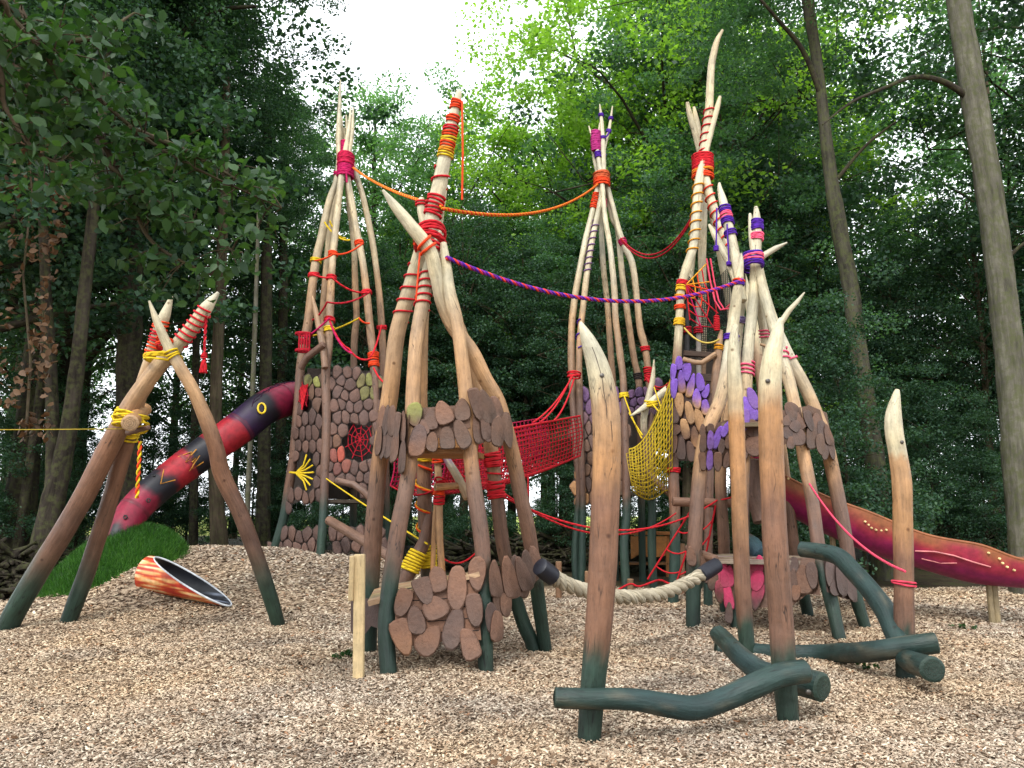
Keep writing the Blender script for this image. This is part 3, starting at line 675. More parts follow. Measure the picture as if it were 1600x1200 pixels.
def ivy():
    # withered climber hanging on the left trunks
    t = thing('withered_climber', W(40, 640, 15), 'withered brown climber leaves hanging from the far left trunks', 'climber'); R = random.Random(5); cl = []
    for k in range(48):
        y = R.uniform(230, 680); x = R.uniform(-10, 75)+(680-y)*.05; p = W(x, y, R.uniform(14.6, 15.2)); cl.append((p.x, p.y, p.z, R.uniform(.1, .25)))
    a = np.array(cl); o = bpy.data.objects.new('leaves', leaves_mesh('leaves', a[:, :3], a[:, 3], 9, .15, M['leaf_dead'], 1.6, 4, -.2, True)); C.objects.link(o); o.parent = t; o.location = -Vector(t.location)
    sb = MB(); tube(sb, [W(40, 690, 15), W(48, 560, 15), W(36, 430, 15), W(50, 300, 15), W(44, 210, 15.2)], [.03, .03, .025, .02, .01], 6, (1, 1, 1)); sb.build('stem', M['bark_brown'], t)
ivy()
# ------------------------------------------------------------------ heaps of sticks and felled logs on the forest floor
def heap(label, px0, px1, d, h, n, seed, th=.05):
    R = random.Random(seed); x0 = (px0-800)/F*d; x1 = (px1-800)/F*d; xm = (x0+x1)/2; z = g(xm, d); t = thing('stick_heap', (xm, d, z), label, 'stick heap'); mb = MB()
    for k in range(n):
        u = R.random(); x = x0+(x1-x0)*u; hh = h*math.sin(math.pi*min(.93, max(.07, u)))**.6*R.random(); L = R.uniform(.8, 2.6); a = R.uniform(0, 3.14)
        c = Vector((x, d+R.uniform(-.8, .8)*(1.2-hh/h), g(x, d)+hh+.03)); dv = Vector((math.cos(a), math.sin(a), R.gauss(0, .3)))*L/2; r = th*R.uniform(.3, 1.4)
        m_ = c+Vector((R.gauss(0, .05), R.gauss(0, .05), R.gauss(0, .05))); tube(mb, [c-dv, m_, c+dv], [r, r*.9, r*.6], 6, tuple(v*R.uniform(.5, 1.3) for v in (.022, .017, .013)), .15)
    mb.build('sticks', M['bark_dark'], t)
heap('long dark heap of sticks behind the rope tunnel and the middle towers', 690, 960, 22, .75, 260, 1)
heap('dark stick heap at the far left beyond the tripod', -60, 95, 15.5, .8, 170, 2)
heap('dark heap of cut branches at the right behind the end of the red slide', 1420, 1660, 25, 1.5, 260, 3, .07)
heap('low dark heap of branches between the right teepees', 960, 1240, 23, .7, 150, 4)
def base_of(px, py, d=None):
    d = d or ghit(px, py); p = W(px, py, d); return Vector((p.x, p.y, g(p.x, p.y)))
def parts_pole(t, P, name='post', **k):
    mb = MB(); o = pole(mb, P, **k); mb.build(name, M['wood'], t, True); return o
# ================================================================== leaning tripod at the left
def tripod():
    t = thing('pole_tripod', base_of(270, 975), 'leaning tripod of three pointed logs at left, tied with orange and yellow rope', 'pole tripod')
    st = [(455, PALE), (530, CREAM), (590, TAN), (700, RBROWN), (840, BROWN), (925, GREEN), (990, DKGREEN)]
    da = 10.6
    A = parts_pole(t, [(8, 985, 33), (60, 893, 33), (120, 795, 32), (170, 700, 31), (205, 633, 28), (240, 582, 25), (272, 545, 23), (300, 512, 22), (322, 482, 20), (341, 457, 5)], d1=da, apex=550, stops=st)
    B = parts_pole(t, [(106, 972, 24), (140, 880, 25), (172, 780, 25), (197, 690, 26), (218, 618, 22), (236, 560, 20), (250, 512, 18), (258, 492, 16), (268, 463, 5)], d1=da+.25, apex=550, stops=st)
    Cc = parts_pole(t, [(435, 978, 20), (420, 925, 23), (398, 862, 24), (372, 795, 25), (347, 742, 26), (338, 702, 25), (325, 662, 23), (303, 612, 20), (280, 572, 18), (262, 540, 15), (246, 505, 12), (233, 470, 3)], d1=da-.3, apex=550, stops=st)
    cb = MB(); p = W(203, 661, 9.9); q = W(226, 640, 11.6); tube(cb, [p, p.lerp(q, .5), q], [.105, .1, .095], 12, ORANGE, .06, endcol=TAN); cb.build('crossbar', M['wood'], t); cb = MB(); p = W(232, 668, 10.1); tube(cb, [W(200, 676, 10.4), p], [.04, .03], 8, BROWN, .06)
    cb.build('peg', M['wood'], t)
    def f(mb):
        coil_at(mb, B, 528, 58, 11, [OREL, RED, OREL], .014); wrap(mb, A, 535, 482, 7, RED, .014); 
        lash(mb, W(262, 540, da), .13, .2, .12, 4, [RED, OREL], .014, .2)
    bindings(t, f)
    def f2(mb):
        lash(mb, W(255, 558, da), .23, .26, .13, 5, [YEL], .016, .22); coil_at(mb, Cc, 553, 14, 3, [YEL], .015)
        lash(mb, W(205, 655, 10.35), .19, .24, .16, 5, [YEL], .016, .5); coil_at(mb, A, 650, 22, 4, [YEL], .016); coil_at(mb, B, 680, 14, 4, [YEL], .016)
        twist(mb, W(219, 690, 10.1), W(214, 778, 10.1), 0, .013, [YEL, OREL])
    bindings(t, f2)
    def f3(mb):
        a = W(322, 492, da-.1); b = W(319, 556, da-.1); twist(mb, a, b, 0, .01, [RED, CRIM]); lash(mb, b, .03, .03, .07, 4, [RED], .012)
        for k in range(14):
            an = k*.45; tube(mb, [b, b+Vector((math.cos(an)*.03, math.sin(an)*.03, -.1)), b+Vector((math.cos(an)*.045, math.sin(an)*.045, -.23))], .008, 4, RED)
    bindings(t, f3, 'tassel')
    mb = MB(); rope(mb, W(-420, 668, 10.6), W(192, 670, 10.2), .02, .007, mix(YEL, GREEN, .5)); mb.build('guy_line', M['rope'], t)
tripod()
# ================================================================== front teepee (the one left of centre)
def scales(mb, P, items, off, th, colf):
    for it in items:
        x, y, w, h, r = it[:5]; c = it[5] if len(it) > 5 else None
        base = c or colf(RND); v = RND.uniform(.86, 1.14); base = tuple(q*v for q in base); ee = it[6] if len(it) > 6 else None
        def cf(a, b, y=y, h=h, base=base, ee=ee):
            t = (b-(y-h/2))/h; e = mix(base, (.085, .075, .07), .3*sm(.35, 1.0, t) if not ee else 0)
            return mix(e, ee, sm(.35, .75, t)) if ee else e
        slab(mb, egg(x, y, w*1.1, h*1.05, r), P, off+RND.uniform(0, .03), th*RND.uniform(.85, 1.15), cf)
def tilecol(R): return mix(mix(TILE, TILE2, R.random()), TILEO, R.random()**2*.8)
def cv(items, ox, oy, s): return [(ox+i[0]/s, oy+i[1]/s, i[2]/s, i[3]/s)+tuple(i[4:]) for i in items]
def plank_deck(mb, q, n, th, col):
    """q = 4 corners (front left, front right, back right, back left)"""
    for k in range(n):
        a, b = k/n+.006, (k+1)/n-.006; p0 = q[0].lerp(q[3], a); p1 = q[1].lerp(q[2], a); p2 = q[1].lerp(q[2], b); p3 = q[0].lerp(q[3], b); c = tuple(v*RND.uniform(.8, 1.15) for v in col)
        up = (q[1]-q[0]).cross(q[3]-q[0]).normalized()
        if up.z < 0: up = -up
        vs = [p0, p1, p2, p3]+[p-up*th for p in (p0, p1, p2, p3)]; s = RND.random()*40; X = (q[1]-q[0]).normalized(); Y = up.cross(X)
        mb.add(vs, [(0, 1, 2, 3), (7, 6, 5, 4), (0, 4, 5, 1), (1, 5, 6, 2), (2, 6, 7, 3), (3, 7, 4, 0)], c, [(v.dot(Y)+s, v.z, v.dot(X)*.12) for v in vs])
def teepee_b():
    t = thing('teepee_tower', base_of(720, 1030), 'nearest climbing teepee of thick pale logs left of centre, two skirts of brown wooden scales', 'climbing tower')
    st = [(290, PALE), (420, CREAM), (520, TAN), (600, mix(TAN, ORANGE, .5)), (700, mix(ORANGE, PBROWN, .35)), (770, PBROWN), (860, BROWN), (925, GREEN), (1060, DKGREEN)]
    da = 9.1
    K = dict(stops=st, apex=400)
    b1 = parts_pole(t, [(607, 1055, 27), (604, 980, 27), (611, 900, 27), (625, 815, 26), (638, 740, 25), (644, 660, 25), (646, 600, 24), (650, 540, 23), (659, 480, 22), (669, 425, 20), (680, 392, 17), (690, 360, 8)], d1=da-.1, **K)
    b4 = parts_pole(t, [(759, 1050, 25), (757, 950, 25), (753, 850, 25), (742, 770, 25), (733, 690, 24), (728, 620, 23), (722, 562, 22), (714, 505, 21), (703, 460, 20), (697, 415, 17), (693, 380, 10)], d1=da-.25, **K)
    b2 = parts_pole(t, [(576, 975, 27), (584, 820, 27), (594, 715, 26), (610, 612, 26), (620, 526, 25), (637, 463, 25), (656, 402, 24), (671, 355, 24), (684, 300, 23), (696, 242, 20), (707, 188, 16), (716, 150, 11), (717, 141, 7)], d0=9.7, d1=da+.12, **K)
    b3 = parts_pole(t, [(853, 1019, 20), (842, 944, 22), (830, 857, 23), (813, 770, 24), (797, 694, 24), (778, 628, 24), (757, 590, 24), (736, 548, 24), (708, 510, 23), (690, 470, 22), (682, 430, 22), (670, 390, 23), (641, 352, 21), (617, 322, 15), (598, 297, 4)], d1=da-.35, **K)
    b5 = parts_pole(t, [(830, 1000, 22), (813, 960, 22), (790, 873, 22), (782, 823, 22), (774, 757, 22), (766, 694, 22), (752, 630, 21), (735, 560, 20), (705, 480, 19), (680, 410, 17), (664, 350, 16), (658, 322, 14), (659, 309, 8)], d0=9.9, d1=da+.35, **K)
    b6 = parts_pole(t, [(672, 975, 24), (668, 880, 24), (664, 800, 24), (661, 710, 22), (658, 610, 20), (661, 505, 18), (670, 425, 16), (685, 350, 14), (696, 275, 9), (699, 258, 4)], d0=10.4, d1=da+.4, **K)
    def f(mb):
        lash(mb, W(672, 378, da), .17, .3, .24, 9, [RED], .019, .25); wrap(mb, b3, 392, 372, 2, OREL, .017); coil_at(mb, b2, 322, 34, 6, [RED], .016); coil_at(mb, b5, 318, 8, 2, [RED], .013)
        wrap(mb, b1, 482, 425, 5, RED, .012); wrap(mb, b2, 292, 262, 1.5, RED, .014); wrap(mb, b2, 500, 415, 4.5, RED, .012)
        rope(mb, W(656, 395, da-.4), W(650, 470, da-.5), -.02, .01, OREL)
    bindings(t, f)
    def f2(mb):
        coil_at(mb, b2, 222, 52, 12, [YEL, mix(YEL, OREL, .5), OREL, YEL, OREL, RED], .013); coil_at(mb, b2, 186, 10, 3, [OREL], .013); coil_at(mb, b2, 163, 16, 4, [OREL], .013)
        a, r, i = at(b2, 160); s = W(722, 158, a.y-.05); tube(mb, [a+Vector((.05, 0, 0)), s, W(723, 240, a.y-.05), W(722, 312, a.y-.05)], .013, 5, OREL)
    bindings(t, f2, 'rope_pennant')
    def f3(mb):
        coil_at(mb, b5, 718, 22, 7, [RED], .016); coil_at(mb, b5, 766, 26, 7, [RED], .018); wrap(mb, b5, 735, 755, 1.5, RED, .012)
    bindings(t, f3)
    # upper and lower skirts
    def sk(A, B, ytop, ybot, xin, items, bcol=TILE, extra=None):
        bd, mb = MB(), MB()
        pa, ra, _ = at(A, ytop); pb, rb, _ = at(B, ytop); qa, _, _ = at(A, ybot); P = Plane(pa, pb, qa); off = max(ra, rb)*.85
        board(bd, P, xin, off-.03, .03, bcol); scales(mb, P, items, off-.004, .048, tilecol)
        if extra: extra(bd, P, off)
        bd.build('skirt_board', M['scale'], t, False); mb.build('scale_skirt', M['scale'], t, True, None, .6)
    # the same skirt in pieces: front, left, right
    up_f = cv([(282, 140, 52, 90, 0, mix(TILE, MOSS, .5), TILE), (295, 237, 58, 122, 14, TILE2, TILEO), (344, 157, 48, 80, 5), (392, 133, 62, 90, -14, TILEO), (462, 122, 56, 84, 4), (348, 242, 42, 74, 0), (405, 228, 54, 84, 0), (460, 212, 50, 110, -18), (318, 185, 40, 60, 0)], 530, 590, 2.4)
    sk(b1, b4, 640, 690, [(647, 638), (733, 632), (735, 668), (690, 684), (650, 690)], up_f)
    up_l = cv([(157, 152, 24, 98, 12), (176, 160, 22, 120, 8), (196, 165, 30, 115, 2), (216, 180, 25, 105, 5), (238, 185, 22, 115, 2), (148, 235, 24, 112, 6), (164, 255, 20, 100, 10), (184, 248, 34, 108, 12), (209, 252, 28, 140, 8), (236, 300, 26, 125, 5)], 530, 590, 2.4)
    sk(b2, b1, 640, 690, [(598, 640), (640, 648), (636, 705), (592, 698)], up_l)
    up_r = cv([(515, 97, 46, 124, -16), (553, 112, 52, 134, -18), (586, 112, 44, 84, -10), (523, 192, 44, 114, -10), (548, 178, 36, 112, -10), (592, 202, 46, 114, 0), (628, 196, 40, 134, -10), (562, 212, 34, 62, 0)], 530, 590, 2.4)
    sk(b4, b3, 640, 690, [(737, 622), (778, 640), (794, 680), (760, 690), (738, 684)], up_r)
    lo_f = cv([(240, 842, 62, 108, 18, TILEO), (318, 800, 66, 104, -22), (370, 758, 62, 96, 0, TILEO), (442, 787, 66, 168, 2, TILEO), (517, 738, 60, 128, 0, TILEO), (288, 912, 62, 108, -14), (356, 868, 84, 92, 38), (236, 972, 76, 138, -14, TILEO, mix(TILEO, ORANGE, .2)), (336, 985, 76, 124, 30), (430, 940, 68, 158, 12), (508, 870, 64, 126, -8), (490, 1000, 68, 120, -18)], 530, 590, 2.4)
    def grooves(bd, P, off):
        for y0, y1 in ((940, 932), (958, 945), (975, 965), (992, 985), (922, 905)):
            for xa, xb in ((622, 660), (668, 700), (705, 748)):
                tube(bd, [P.hit(xa, y0+(y1-y0)*(xa-620)/130, off+.001), P.hit(xb, y0+(y1-y0)*(xb-620)/130, off+.001)], .005, 4, (.02, .012, .01))
    sk(b1, b4, 890, 1000, [(618, 932), (690, 912), (745, 898), (752, 1000), (720, 998), (690, 1003), (640, 1010), (617, 1006)], lo_f, bcol=TILEO, extra=grooves)
    lo_r = cv([(585, 758, 44, 140, -4), (602, 835, 46, 130, 0), (640, 752, 56, 160, -10, TILEO), (690, 738, 48, 134, -16), (664, 722, 40, 110, -10), (708, 712, 40, 130, -12), (735, 690, 46, 115, -12), (592, 932, 48, 116, 0), (690, 790, 44, 70, -6), (625, 850, 44, 90, 0), (570, 900, 40, 110, 4)], 530, 590, 2.4)
    sk(b4, b3, 890, 960, [(762, 890), (836, 868), (842, 905), (800, 935), (772, 965)], lo_r)
    # left underside board seen between timber and post, decks
    mb = MB(); q = [W(574, 940, 8.3), W(748, 893, 8.35), W(790, 885, 10.0), W(588, 915, 10.0)]; plank_deck(mb, q, 7, .05, hx('#a08668')); mb.build('ramp_deck', M['timber'], t, False)
    mb = MB(); z = 2.2; p1, p4_, p3_, p2_ = (at(x, 655)[0] for x in (b1, b4, b3, b2)); p5_ = at(b5, 655)[0]
    plank_deck(mb, [Vector((p1.x, p1.y, z+.12)), Vector((p4_.x, p4_.y, z+.12)), Vector((p5_.x, p5_.y, z+.12)), Vector((p2_.x, p2_.y, z+.12))], 8, .06, hx('#a0764a')); 
    mb.build('upper_deck', M['timber'], t, False); mb = MB(); beam(mb, Vector((p2_.x+.1, p2_.y-.1, z+.2)), Vector((p4_.x+.1, p4_.y+.35, z+.2)), .05, .14, hx('#a8794a')); mb.build('deck_edge', M['timber'], t, False)
    mb = MB(); P = Plane(W(560, 950, 9.0), W(606, 930, 8.5), W(565, 1000, 9.0)); board(mb, P, [(548, 932), (600, 938), (600, 985), (580, 978), (560, 1005), (548, 985)], 0, .04, TILE2); mb.build('skirt_board', M['scale'], t, False)
    # spiral wrapped inner post with knee, ladder frame
    mb = MB(); kn = pole(mb, [(628, 915, 24), (645, 880, 23), (663, 845, 20), (672, 800, 18)], d0=10.0, d1=10.1, stops=[(700, BROWN), (980, BROWN)], down=False); mb.build('knee_brace', M['wood'], t)
    def f4(mb):
        coil_at(mb, b6, 712, 16, 5, [YEL], .016); wrap(mb, b6, 725, 845, 3.5, OREL, .016); wrap(mb, b6, 732, 852, 3.5, mix(YEL, OREL, .4), .014)
        coil_at(mb, b6, 868, 36, 9, [YEL], .018); wrap(mb, kn, 893, 862, 7, YEL, .018)
    bindings(t, f4)
    mb = MB(); pole(mb, [(693, 930, 12), (688, 850, 11), (686, 770, 11), (683, 700, 12)], d0=9.7, d1=9.8, stops=[(700, TAN), (930, ORANGE)], down=False); mb.build('ladder_rail', M['wood'], t); mb = MB(); pole(mb, [(731, 778, 14), (712, 740, 13), (690, 706, 11)], d0=9.6, d1=9.8, stops=[(690, mix(VIOLET, TAN, .4)), (720, mix(VIOLET, TAN, .5)), (735, PALE), (780, TAN)], down=False); mb.build('ladder_brace', M['wood'], t); mb = MB()
    tube(mb, [W(680, 761, 9.5), W(726, 758, 9.7)], [.045, .04], 10, ORANGE, .05, endcol=TAN); mb.build('ladder_rung', M['wood'], t); mb = MB(); pole(mb, [(676, 900, 8), (679, 820, 8), (684, 760, 8)], d0=10.0, d1=10.0, stops=[(700, TAN), (930, ORANGE)], down=False); mb.build('ladder_rail', M['wood'], t)
    def f5(mb):
        lash(mb, W(684, 712, 9.78), .06, .06, .17, 8, [OREL], .014); lash(mb, W(686, 775, 9.75), .06, .06, .2, 8, [RED, OREL], .014); lash(mb, W(690, 757, 9.65), .07, .1, .1, 4, [RED], .012, .5)
        for k in range(4): rope(mb, W(690+k*8, 715+k*9, 9.8), W(745-k*7, 752+k*7, 9.9), .05, .009, RED, 10)
        rope(mb, W(690, 870, 9.9), W(745, 862, 9.4), .1, .011, RED)
    bindings(t, f5)
    return dict(b1=b1, b2=b2, b3=b3, b4=b4, b5=b5)
TB = teepee_b()
# raw timber stake with its block
t = thing('timber_stake', base_of(561, 1062), 'new square timber stake with a nailed block, in front of the nearest teepee', 'timber stake')
db = ghit(561, 1062); mb = MB(); bx = W(561, 1062, db); tx = W(562, 866, db); w = .1
beam(mb, Vector((bx.x, bx.y, -.2)), Vector((tx.x, bx.y, tx.z)), w, w*.9, hx('#cdb488'), up=Vector((0, 1, 0))); mb.build('post', M['timber'], t, False)
mb = MB(); a = W(550, 938, db); b_ = W(551, 868, db); beam(mb, Vector((a.x-.0, bx.y-.02, a.z)), Vector((a.x, bx.y-.02, b_.z)), .045, .14, hx('#bda57c'), up=Vector((0, 1, 0))); mb.build('block', M['timber'], t, False)
# ================================================================== front frame of four stub posts and dark green logs
def front_frame():
    t = thing('balance_course', base_of(1080, 1090), 'foreground play frame of four pointed stub posts joined by dark green balance logs', 'play frame')
    def s(top, mid, cream): return [(top, PALE), (cream, CREAM), (cream+22, mix(TAN, ORANGE, .4)), (mid-90, ORANGE), (mid, RBROWN)]
    sA = [(500, PALE), (575, CREAM), (640, mix(TAN, ORANGE, .35)), (720, ORANGE), (800, RBROWN), (985, mix(RBROWN, BROWN, .5)), (1030, GREEN), (1165, DKGREEN)]
    A = parts_pole(t, [(920, 1158, 36), (926, 1080, 39), (935, 980, 41), (942, 880, 43), (946, 780, 44), (948, 690, 44), (945, 630, 43), (936, 580, 37), (922, 540, 26), (911, 514, 13), (907, 503, 4)], stops=sA, d1=ghit(920, 1158)+.05, seg=14, wob=.06)
    sB = [(500, PALE), (590, CREAM), (612, mix(TAN, CREAM, .4)), (640, ORANGE), (720, mix(ORANGE, RBROWN, .4)), (800, RBROWN), (985, BROWN), (1025, GREEN), (1135, DKGREEN)]
    B = parts_pole(t, [(1232, 1130, 34), (1226, 1060, 37), (1220, 960, 38), (1212, 860, 39), (1207, 760, 38), (1204, 670, 37), (1203, 605, 36), (1207, 560, 31), (1214, 525, 21), (1219, 503, 10), (1220, 497, 5)], stops=sB, d1=ghit(1232, 1130)+.05, seg=14, wob=.06)
    mb = MB()
    for k in range(2):
        S = []
        for y in range(545 if k == 0 else 660, 665 if k == 0 else 700, 8):
            p, r, i = at(A, y); a = -1.62+.28*k+.10*noise.noise(Vector((y*.03, k, 0))); S.append(p+Vector((math.cos(a)*r*1.0, math.sin(a)*r*1.0, 0)))
        tube(mb, S, [.0028]*(len(S)-1)+[.001], 5, (.05, .03, .02), cap=False)
        mb.build('crack', M['wood'], t); mb = MB()
    mb = MB(); bb, r, i = at(B, 512); d = bb.y; tube(mb, [W(1218, 508, d), W(1224, 499, d), W(1233, 485, d-.02), W(1246, 471, d-.04), W(1257, 457, d-.05)], [.026, .026, .022, .018, .006], 8, PALE, .06); mb.build('branch_stub', M['wood'], t)
    sC = [(505, PALE), (575, CREAM), (640, mix(TAN, CREAM, .4)), (660, ORANGE), (800, mix(ORANGE, RBROWN, .4)), (900, RBROWN), (955, BROWN), (985, GREEN), (1060, DKGREEN)]
    Cp = parts_pole(t, [(1168, 1022, 25), (1161, 930, 25), (1157, 840, 25), (1154, 750, 25), (1151, 670, 25), (1148, 600, 23), (1146, 555, 19), (1147, 525, 14), (1149, 508, 9)], stops=sC, d1=ghit(1168, 1022)+.05, wob=.06)
    sD = [(605, PALE), (700, CREAM), (714, mix(TAN, ORANGE, .4)), (800, ORANGE), (880, RBROWN), (970, BROWN), (995, GREEN), (1070, DKGREEN)]
    D = parts_pole(t, [(1415, 1062, 29), (1413, 980, 30), (1412, 900, 30), (1411, 820, 30), (1409, 755, 29), (1403, 710, 28), (1397, 675, 28), (1396, 648, 24), (1400, 620, 13), (1402, 609, 7)], stops=sD, d1=ghit(1415, 1062)+.05, wob=.06)
    def log(P, name='balance_log', seg=14):
        mb = MB(); R_ = cat_rom(P, 7); pts = [W(a, b, c) for a, b, c, w in R_]; tube(mb, pts, [w/2*mpp(p) for p, (a, b, c, w) in zip(pts, R_)], seg, [(lambda k, ca, sa, L, p=p: mix(mix(DKGREEN, hx('#2d454a'), .3+.25*noise.noise(p*1.5)), hx('#5a5648'), .55*sm(.18, .5, noise.noise(Vector((ca*1.6, sa*1.6+p.x, L*3.5)))))) for p in pts], .12, endcol=mix(DKGREEN, GREEN, .5)); mb.build(name, M['wood'], t); return pts
    dA = ghit(920, 1158)-.19; dB = ghit(1232, 1130)-.17
    log([(868, 1090, dA, 32), (920, 1092, dA, 32), (990, 1093, dA+.03, 34), (1040, 1101, dA+.1, 36), (1085, 1106, dA+.18, 37), (1130, 1093, dA+.27, 37), (1175, 1073, dB-.08, 37), (1218, 1056, dB-.02, 37), (1260, 1050, dB, 36)])
    dB2 = ghit(1232, 1130)+.2
    log([(1284, 1074, dB2-.12, 45), (1262, 1068, dB2, 43), (1222, 1058, dB2+.35, 38), (1190, 1050, dB2+.6, 36), (1162, 1030, dB2+.9, 33), (1140, 1008, dB2+1.25, 29), (1122, 990, dB2+1.6, 26)])
    dC = ghit(1168, 1022)+.16; dD = ghit(1415, 1062)-.17
    log([(1119, 1013, dC-.05, 27), (1168, 1018, dC-.1, 28), (1230, 1023, dC-.4, 30), (1300, 1021, dC-.75, 31), (1360, 1018, dD+.25, 32), (1412, 1010, dD, 33), (1462, 1003, dD-.1, 33)])
    log([(1252, 858, 9.7, 24), (1285, 862, 9.5, 26), (1310, 870, 9.3, 28), (1335, 895, 9.0, 29), (1362, 925, 8.7, 30), (1385, 958, 8.4, 31), (1402, 1000, 8.15, 32), (1418, 1030, 7.95, 34), (1440, 1040, 7.65, 37), (1457, 1046, 7.45, 41)], 'climbing_log')
    for po, y, sx in ((A, 1098, -.1), (B, 1062, .25), (D, 1016, 0), (A, 590, .0), (B, 598, -.5), (D, 692, .2)):
        p, r, i = at(po, y); c = p+Vector((r*sx, -r*(1.01 if y < 900 else 1), 0))
        if y > 900: c = c+Vector((0, -.36 if po is B else -.02, 0))
        mb = MB(); tube(mb, [c+Vector((0, .012, 0)), c+Vector((0, -.006, 0))], [.02, .018], 10, (.1, .1, .1)); mb.build('bolt', M['metal'], t)
    return dict(A=A, B=B, C=Cp, D=D)
FF = front_frame()
# ================================================================== right teepee (purple bindings)
def teepee_e():
    t = thing('teepee_tower', base_of(1210, 985), 'right climbing teepee bound with purple and pink rope, violet and pink scales among brown', 'climbing tower')
    st = [(320, PALE), (480, CREAM), (540, PALE), (600, mix(CREAM, TAN, .5)), (640, TAN), (700, mix(TAN, ORANGE, .5)), (790, PBROWN), (860, mix(PBROWN, BROWN, .5)), (895, GREEN), (1000, DKGREEN)]
    K = dict(stops=st, apex=450); da = 12.0
    e2 = parts_pole(t, [(1083, 978, 23), (1084, 900, 24), (1088, 800, 23), (1096, 717, 22), (1107, 668, 22), (1124, 628, 21), (1136, 575, 20), (1145, 510, 18), (1153, 450, 15), (1158, 410, 8), (1158, 396, 3)], d1=da-.3, **K)
    e3 = parts_pole(t, [(1152, 985, 22), (1156, 880, 22), (1160, 760, 21), (1165, 640, 19), (1169, 550, 18), (1177, 470, 17), (1180, 420, 16), (1183, 360, 15), (1182, 335, 10), (1181, 323, 5)], d0=11.6, d1=da+.1, **K)
    e4 = parts_pole(t, [(1312, 998, 20), (1297, 933, 22), (1281, 868, 22), (1269, 782, 21), (1255, 708, 20), (1241, 630, 19), (1230, 585, 19), (1216, 535, 17), (1199, 480, 15), (1186, 430, 13), (1176, 380, 11), (1173, 345, 8), (1172, 334, 4)], d1=da, **K)
    e5 = parts_pole(t, [(1352, 981, 18), (1332, 912, 21), (1322, 847, 22), (1306, 760, 22), (1289, 686, 22), (1264, 617, 20), (1237, 565, 18), (1210, 505, 16), (1193, 450, 14), (1185, 410, 11), (1178, 375, 6)], d1=da+.2, **K)
    e6 = parts_pole(t, [(1133, 950, 17), (1131, 850, 18), (1126, 745, 18), (1135, 660, 17), (1147, 580, 15), (1156, 500, 13), (1161, 440, 10), (1160, 420, 5)], d0=13.2, d1=da+.4, **K)
    e7 = parts_pole(t, [(1263, 962, 18), (1240, 850, 18), (1226, 740, 17), (1212, 640, 16), (1200, 560, 14), (1188, 480, 11), (1180, 430, 5)], d0=13.0, d1=da+.5, **K)
    mb = MB(); tube(mb, [W(1182, 408, da+.2), W(1195, 398, da+.2), W(1212, 388, da+.15), W(1230, 379, da+.1)], [.05, .05, .042, .012], 8, PALE, .06); mb.build('branch_stub', M['wood'], t); mb = MB(); tube(mb, [W(1206, 560, da), W(1196, 540, da), W(1188, 538, da)], [.03, .03, .02], 7, TAN); mb.build('branch_stub', M['wood'], t)
    # long slanting poles on the left shoulder
    L = parts_pole(t, [(1160, 470, 14), (1153, 425, 15), (1146, 385, 15), (1137, 348, 15), (1130, 315, 13), (1125, 296, 8), (1124, 286, 4)], d0=da+.1, d1=da+.6, stops=st, down=False)
    L2 = parts_pole(t, [(1150, 440, 11), (1140, 412, 12), (1128, 388, 12), (1116, 365, 10), (1108, 351, 4)], d0=da+.3, d1=da+.7, stops=st, down=False)
    def f(mb):
        lash(mb, W(1176, 407, da+.05), .14, .22, .24, 12, [PUR, PUR, PINK, PUR], .018, .12); coil_at(mb, e3, 352, 18, 7, [PUR], .016); coil_at(mb, e3, 370, 12, 6, [PINK], .016)
        coil_at(mb, L, 337, 34, 9, [PUR, PINK, PUR], .016); coil_at(mb, L, 365, 10, 3, [PUR], .014)
        rope(mb, W(1120, 325, da+.3), W(1119, 386, da+.3), 0, .014, PUR, 6); rope(mb, W(1136, 350, da+.3), W(1139, 410, da+.3), 0, .014, PUR, 6); lash(mb, W(1119, 388, da+.3), .03, .03, .08, 4, [PUR], .014); lash(mb, W(1139, 412, da+.3), .03, .03, .06, 3, [PUR], .014)
        coil_at(mb, e2, 442, 9, 3, [PUR, OREL], .016); coil_at(mb, e6, 500, 10, 4, [mix(PUR, PALE, .3)], .015); coil_at(mb, e2, 528, 9, 4, [PUR], .015)
    bindings(t, f)
    def f2(mb):
        wrap(mb, e3, 566, 586, 3.2, PINK, .016); wrap(mb, e7, 515, 530, 3, PINK, .014); wrap(mb, e4, 545, 562, 2, PINK, .015); wrap(mb, e5, 560, 562, 1, PINK, .013)
    bindings(t, f2)
    def sk(A, B, yt, yb, poly, items, bcol=TILE, th=.048):
        bd, mb = MB(), MB()
        pa, ra, _ = at(A, yt); pb, rb, _ = at(B, yt); qa, _, _ = at(A, yb); P = Plane(pa, pb, qa); off = max(ra, rb)*.85
        if poly: board(bd, P, poly, off-.03, .03, bcol)
        scales(mb, P, items, off-.004, th, tilecol)
        bd.build('skirt_board', M['scale'], t, False); mb.build('scale_skirt', M['scale'], t, True, None, .6)
    V2 = mix(VIOLET, TILE, .35)
    fr = cv([(278, 105, 34, 120, 3), (318, 95, 34, 110, 2, V2), (355, 85, 38, 130, 20, VIOLET), (402, 35, 34, 100, 25, VIOLET), (378, 135, 36, 90, 5), (414, 105, 30, 80, 0), (275, 215, 38, 105, -4), (314, 205, 34, 115, 2, V2), (358, 215, 42, 105, 0), (405, 210, 32, 90, 8), (318, 30, 40, 50, 5), (275, 40, 30, 60, 0)], 1020, 660, 3.53)
    sk(e2, e3, 655, 725, [(1096, 668), (1140, 655), (1142, 728), (1094, 730)], fr)
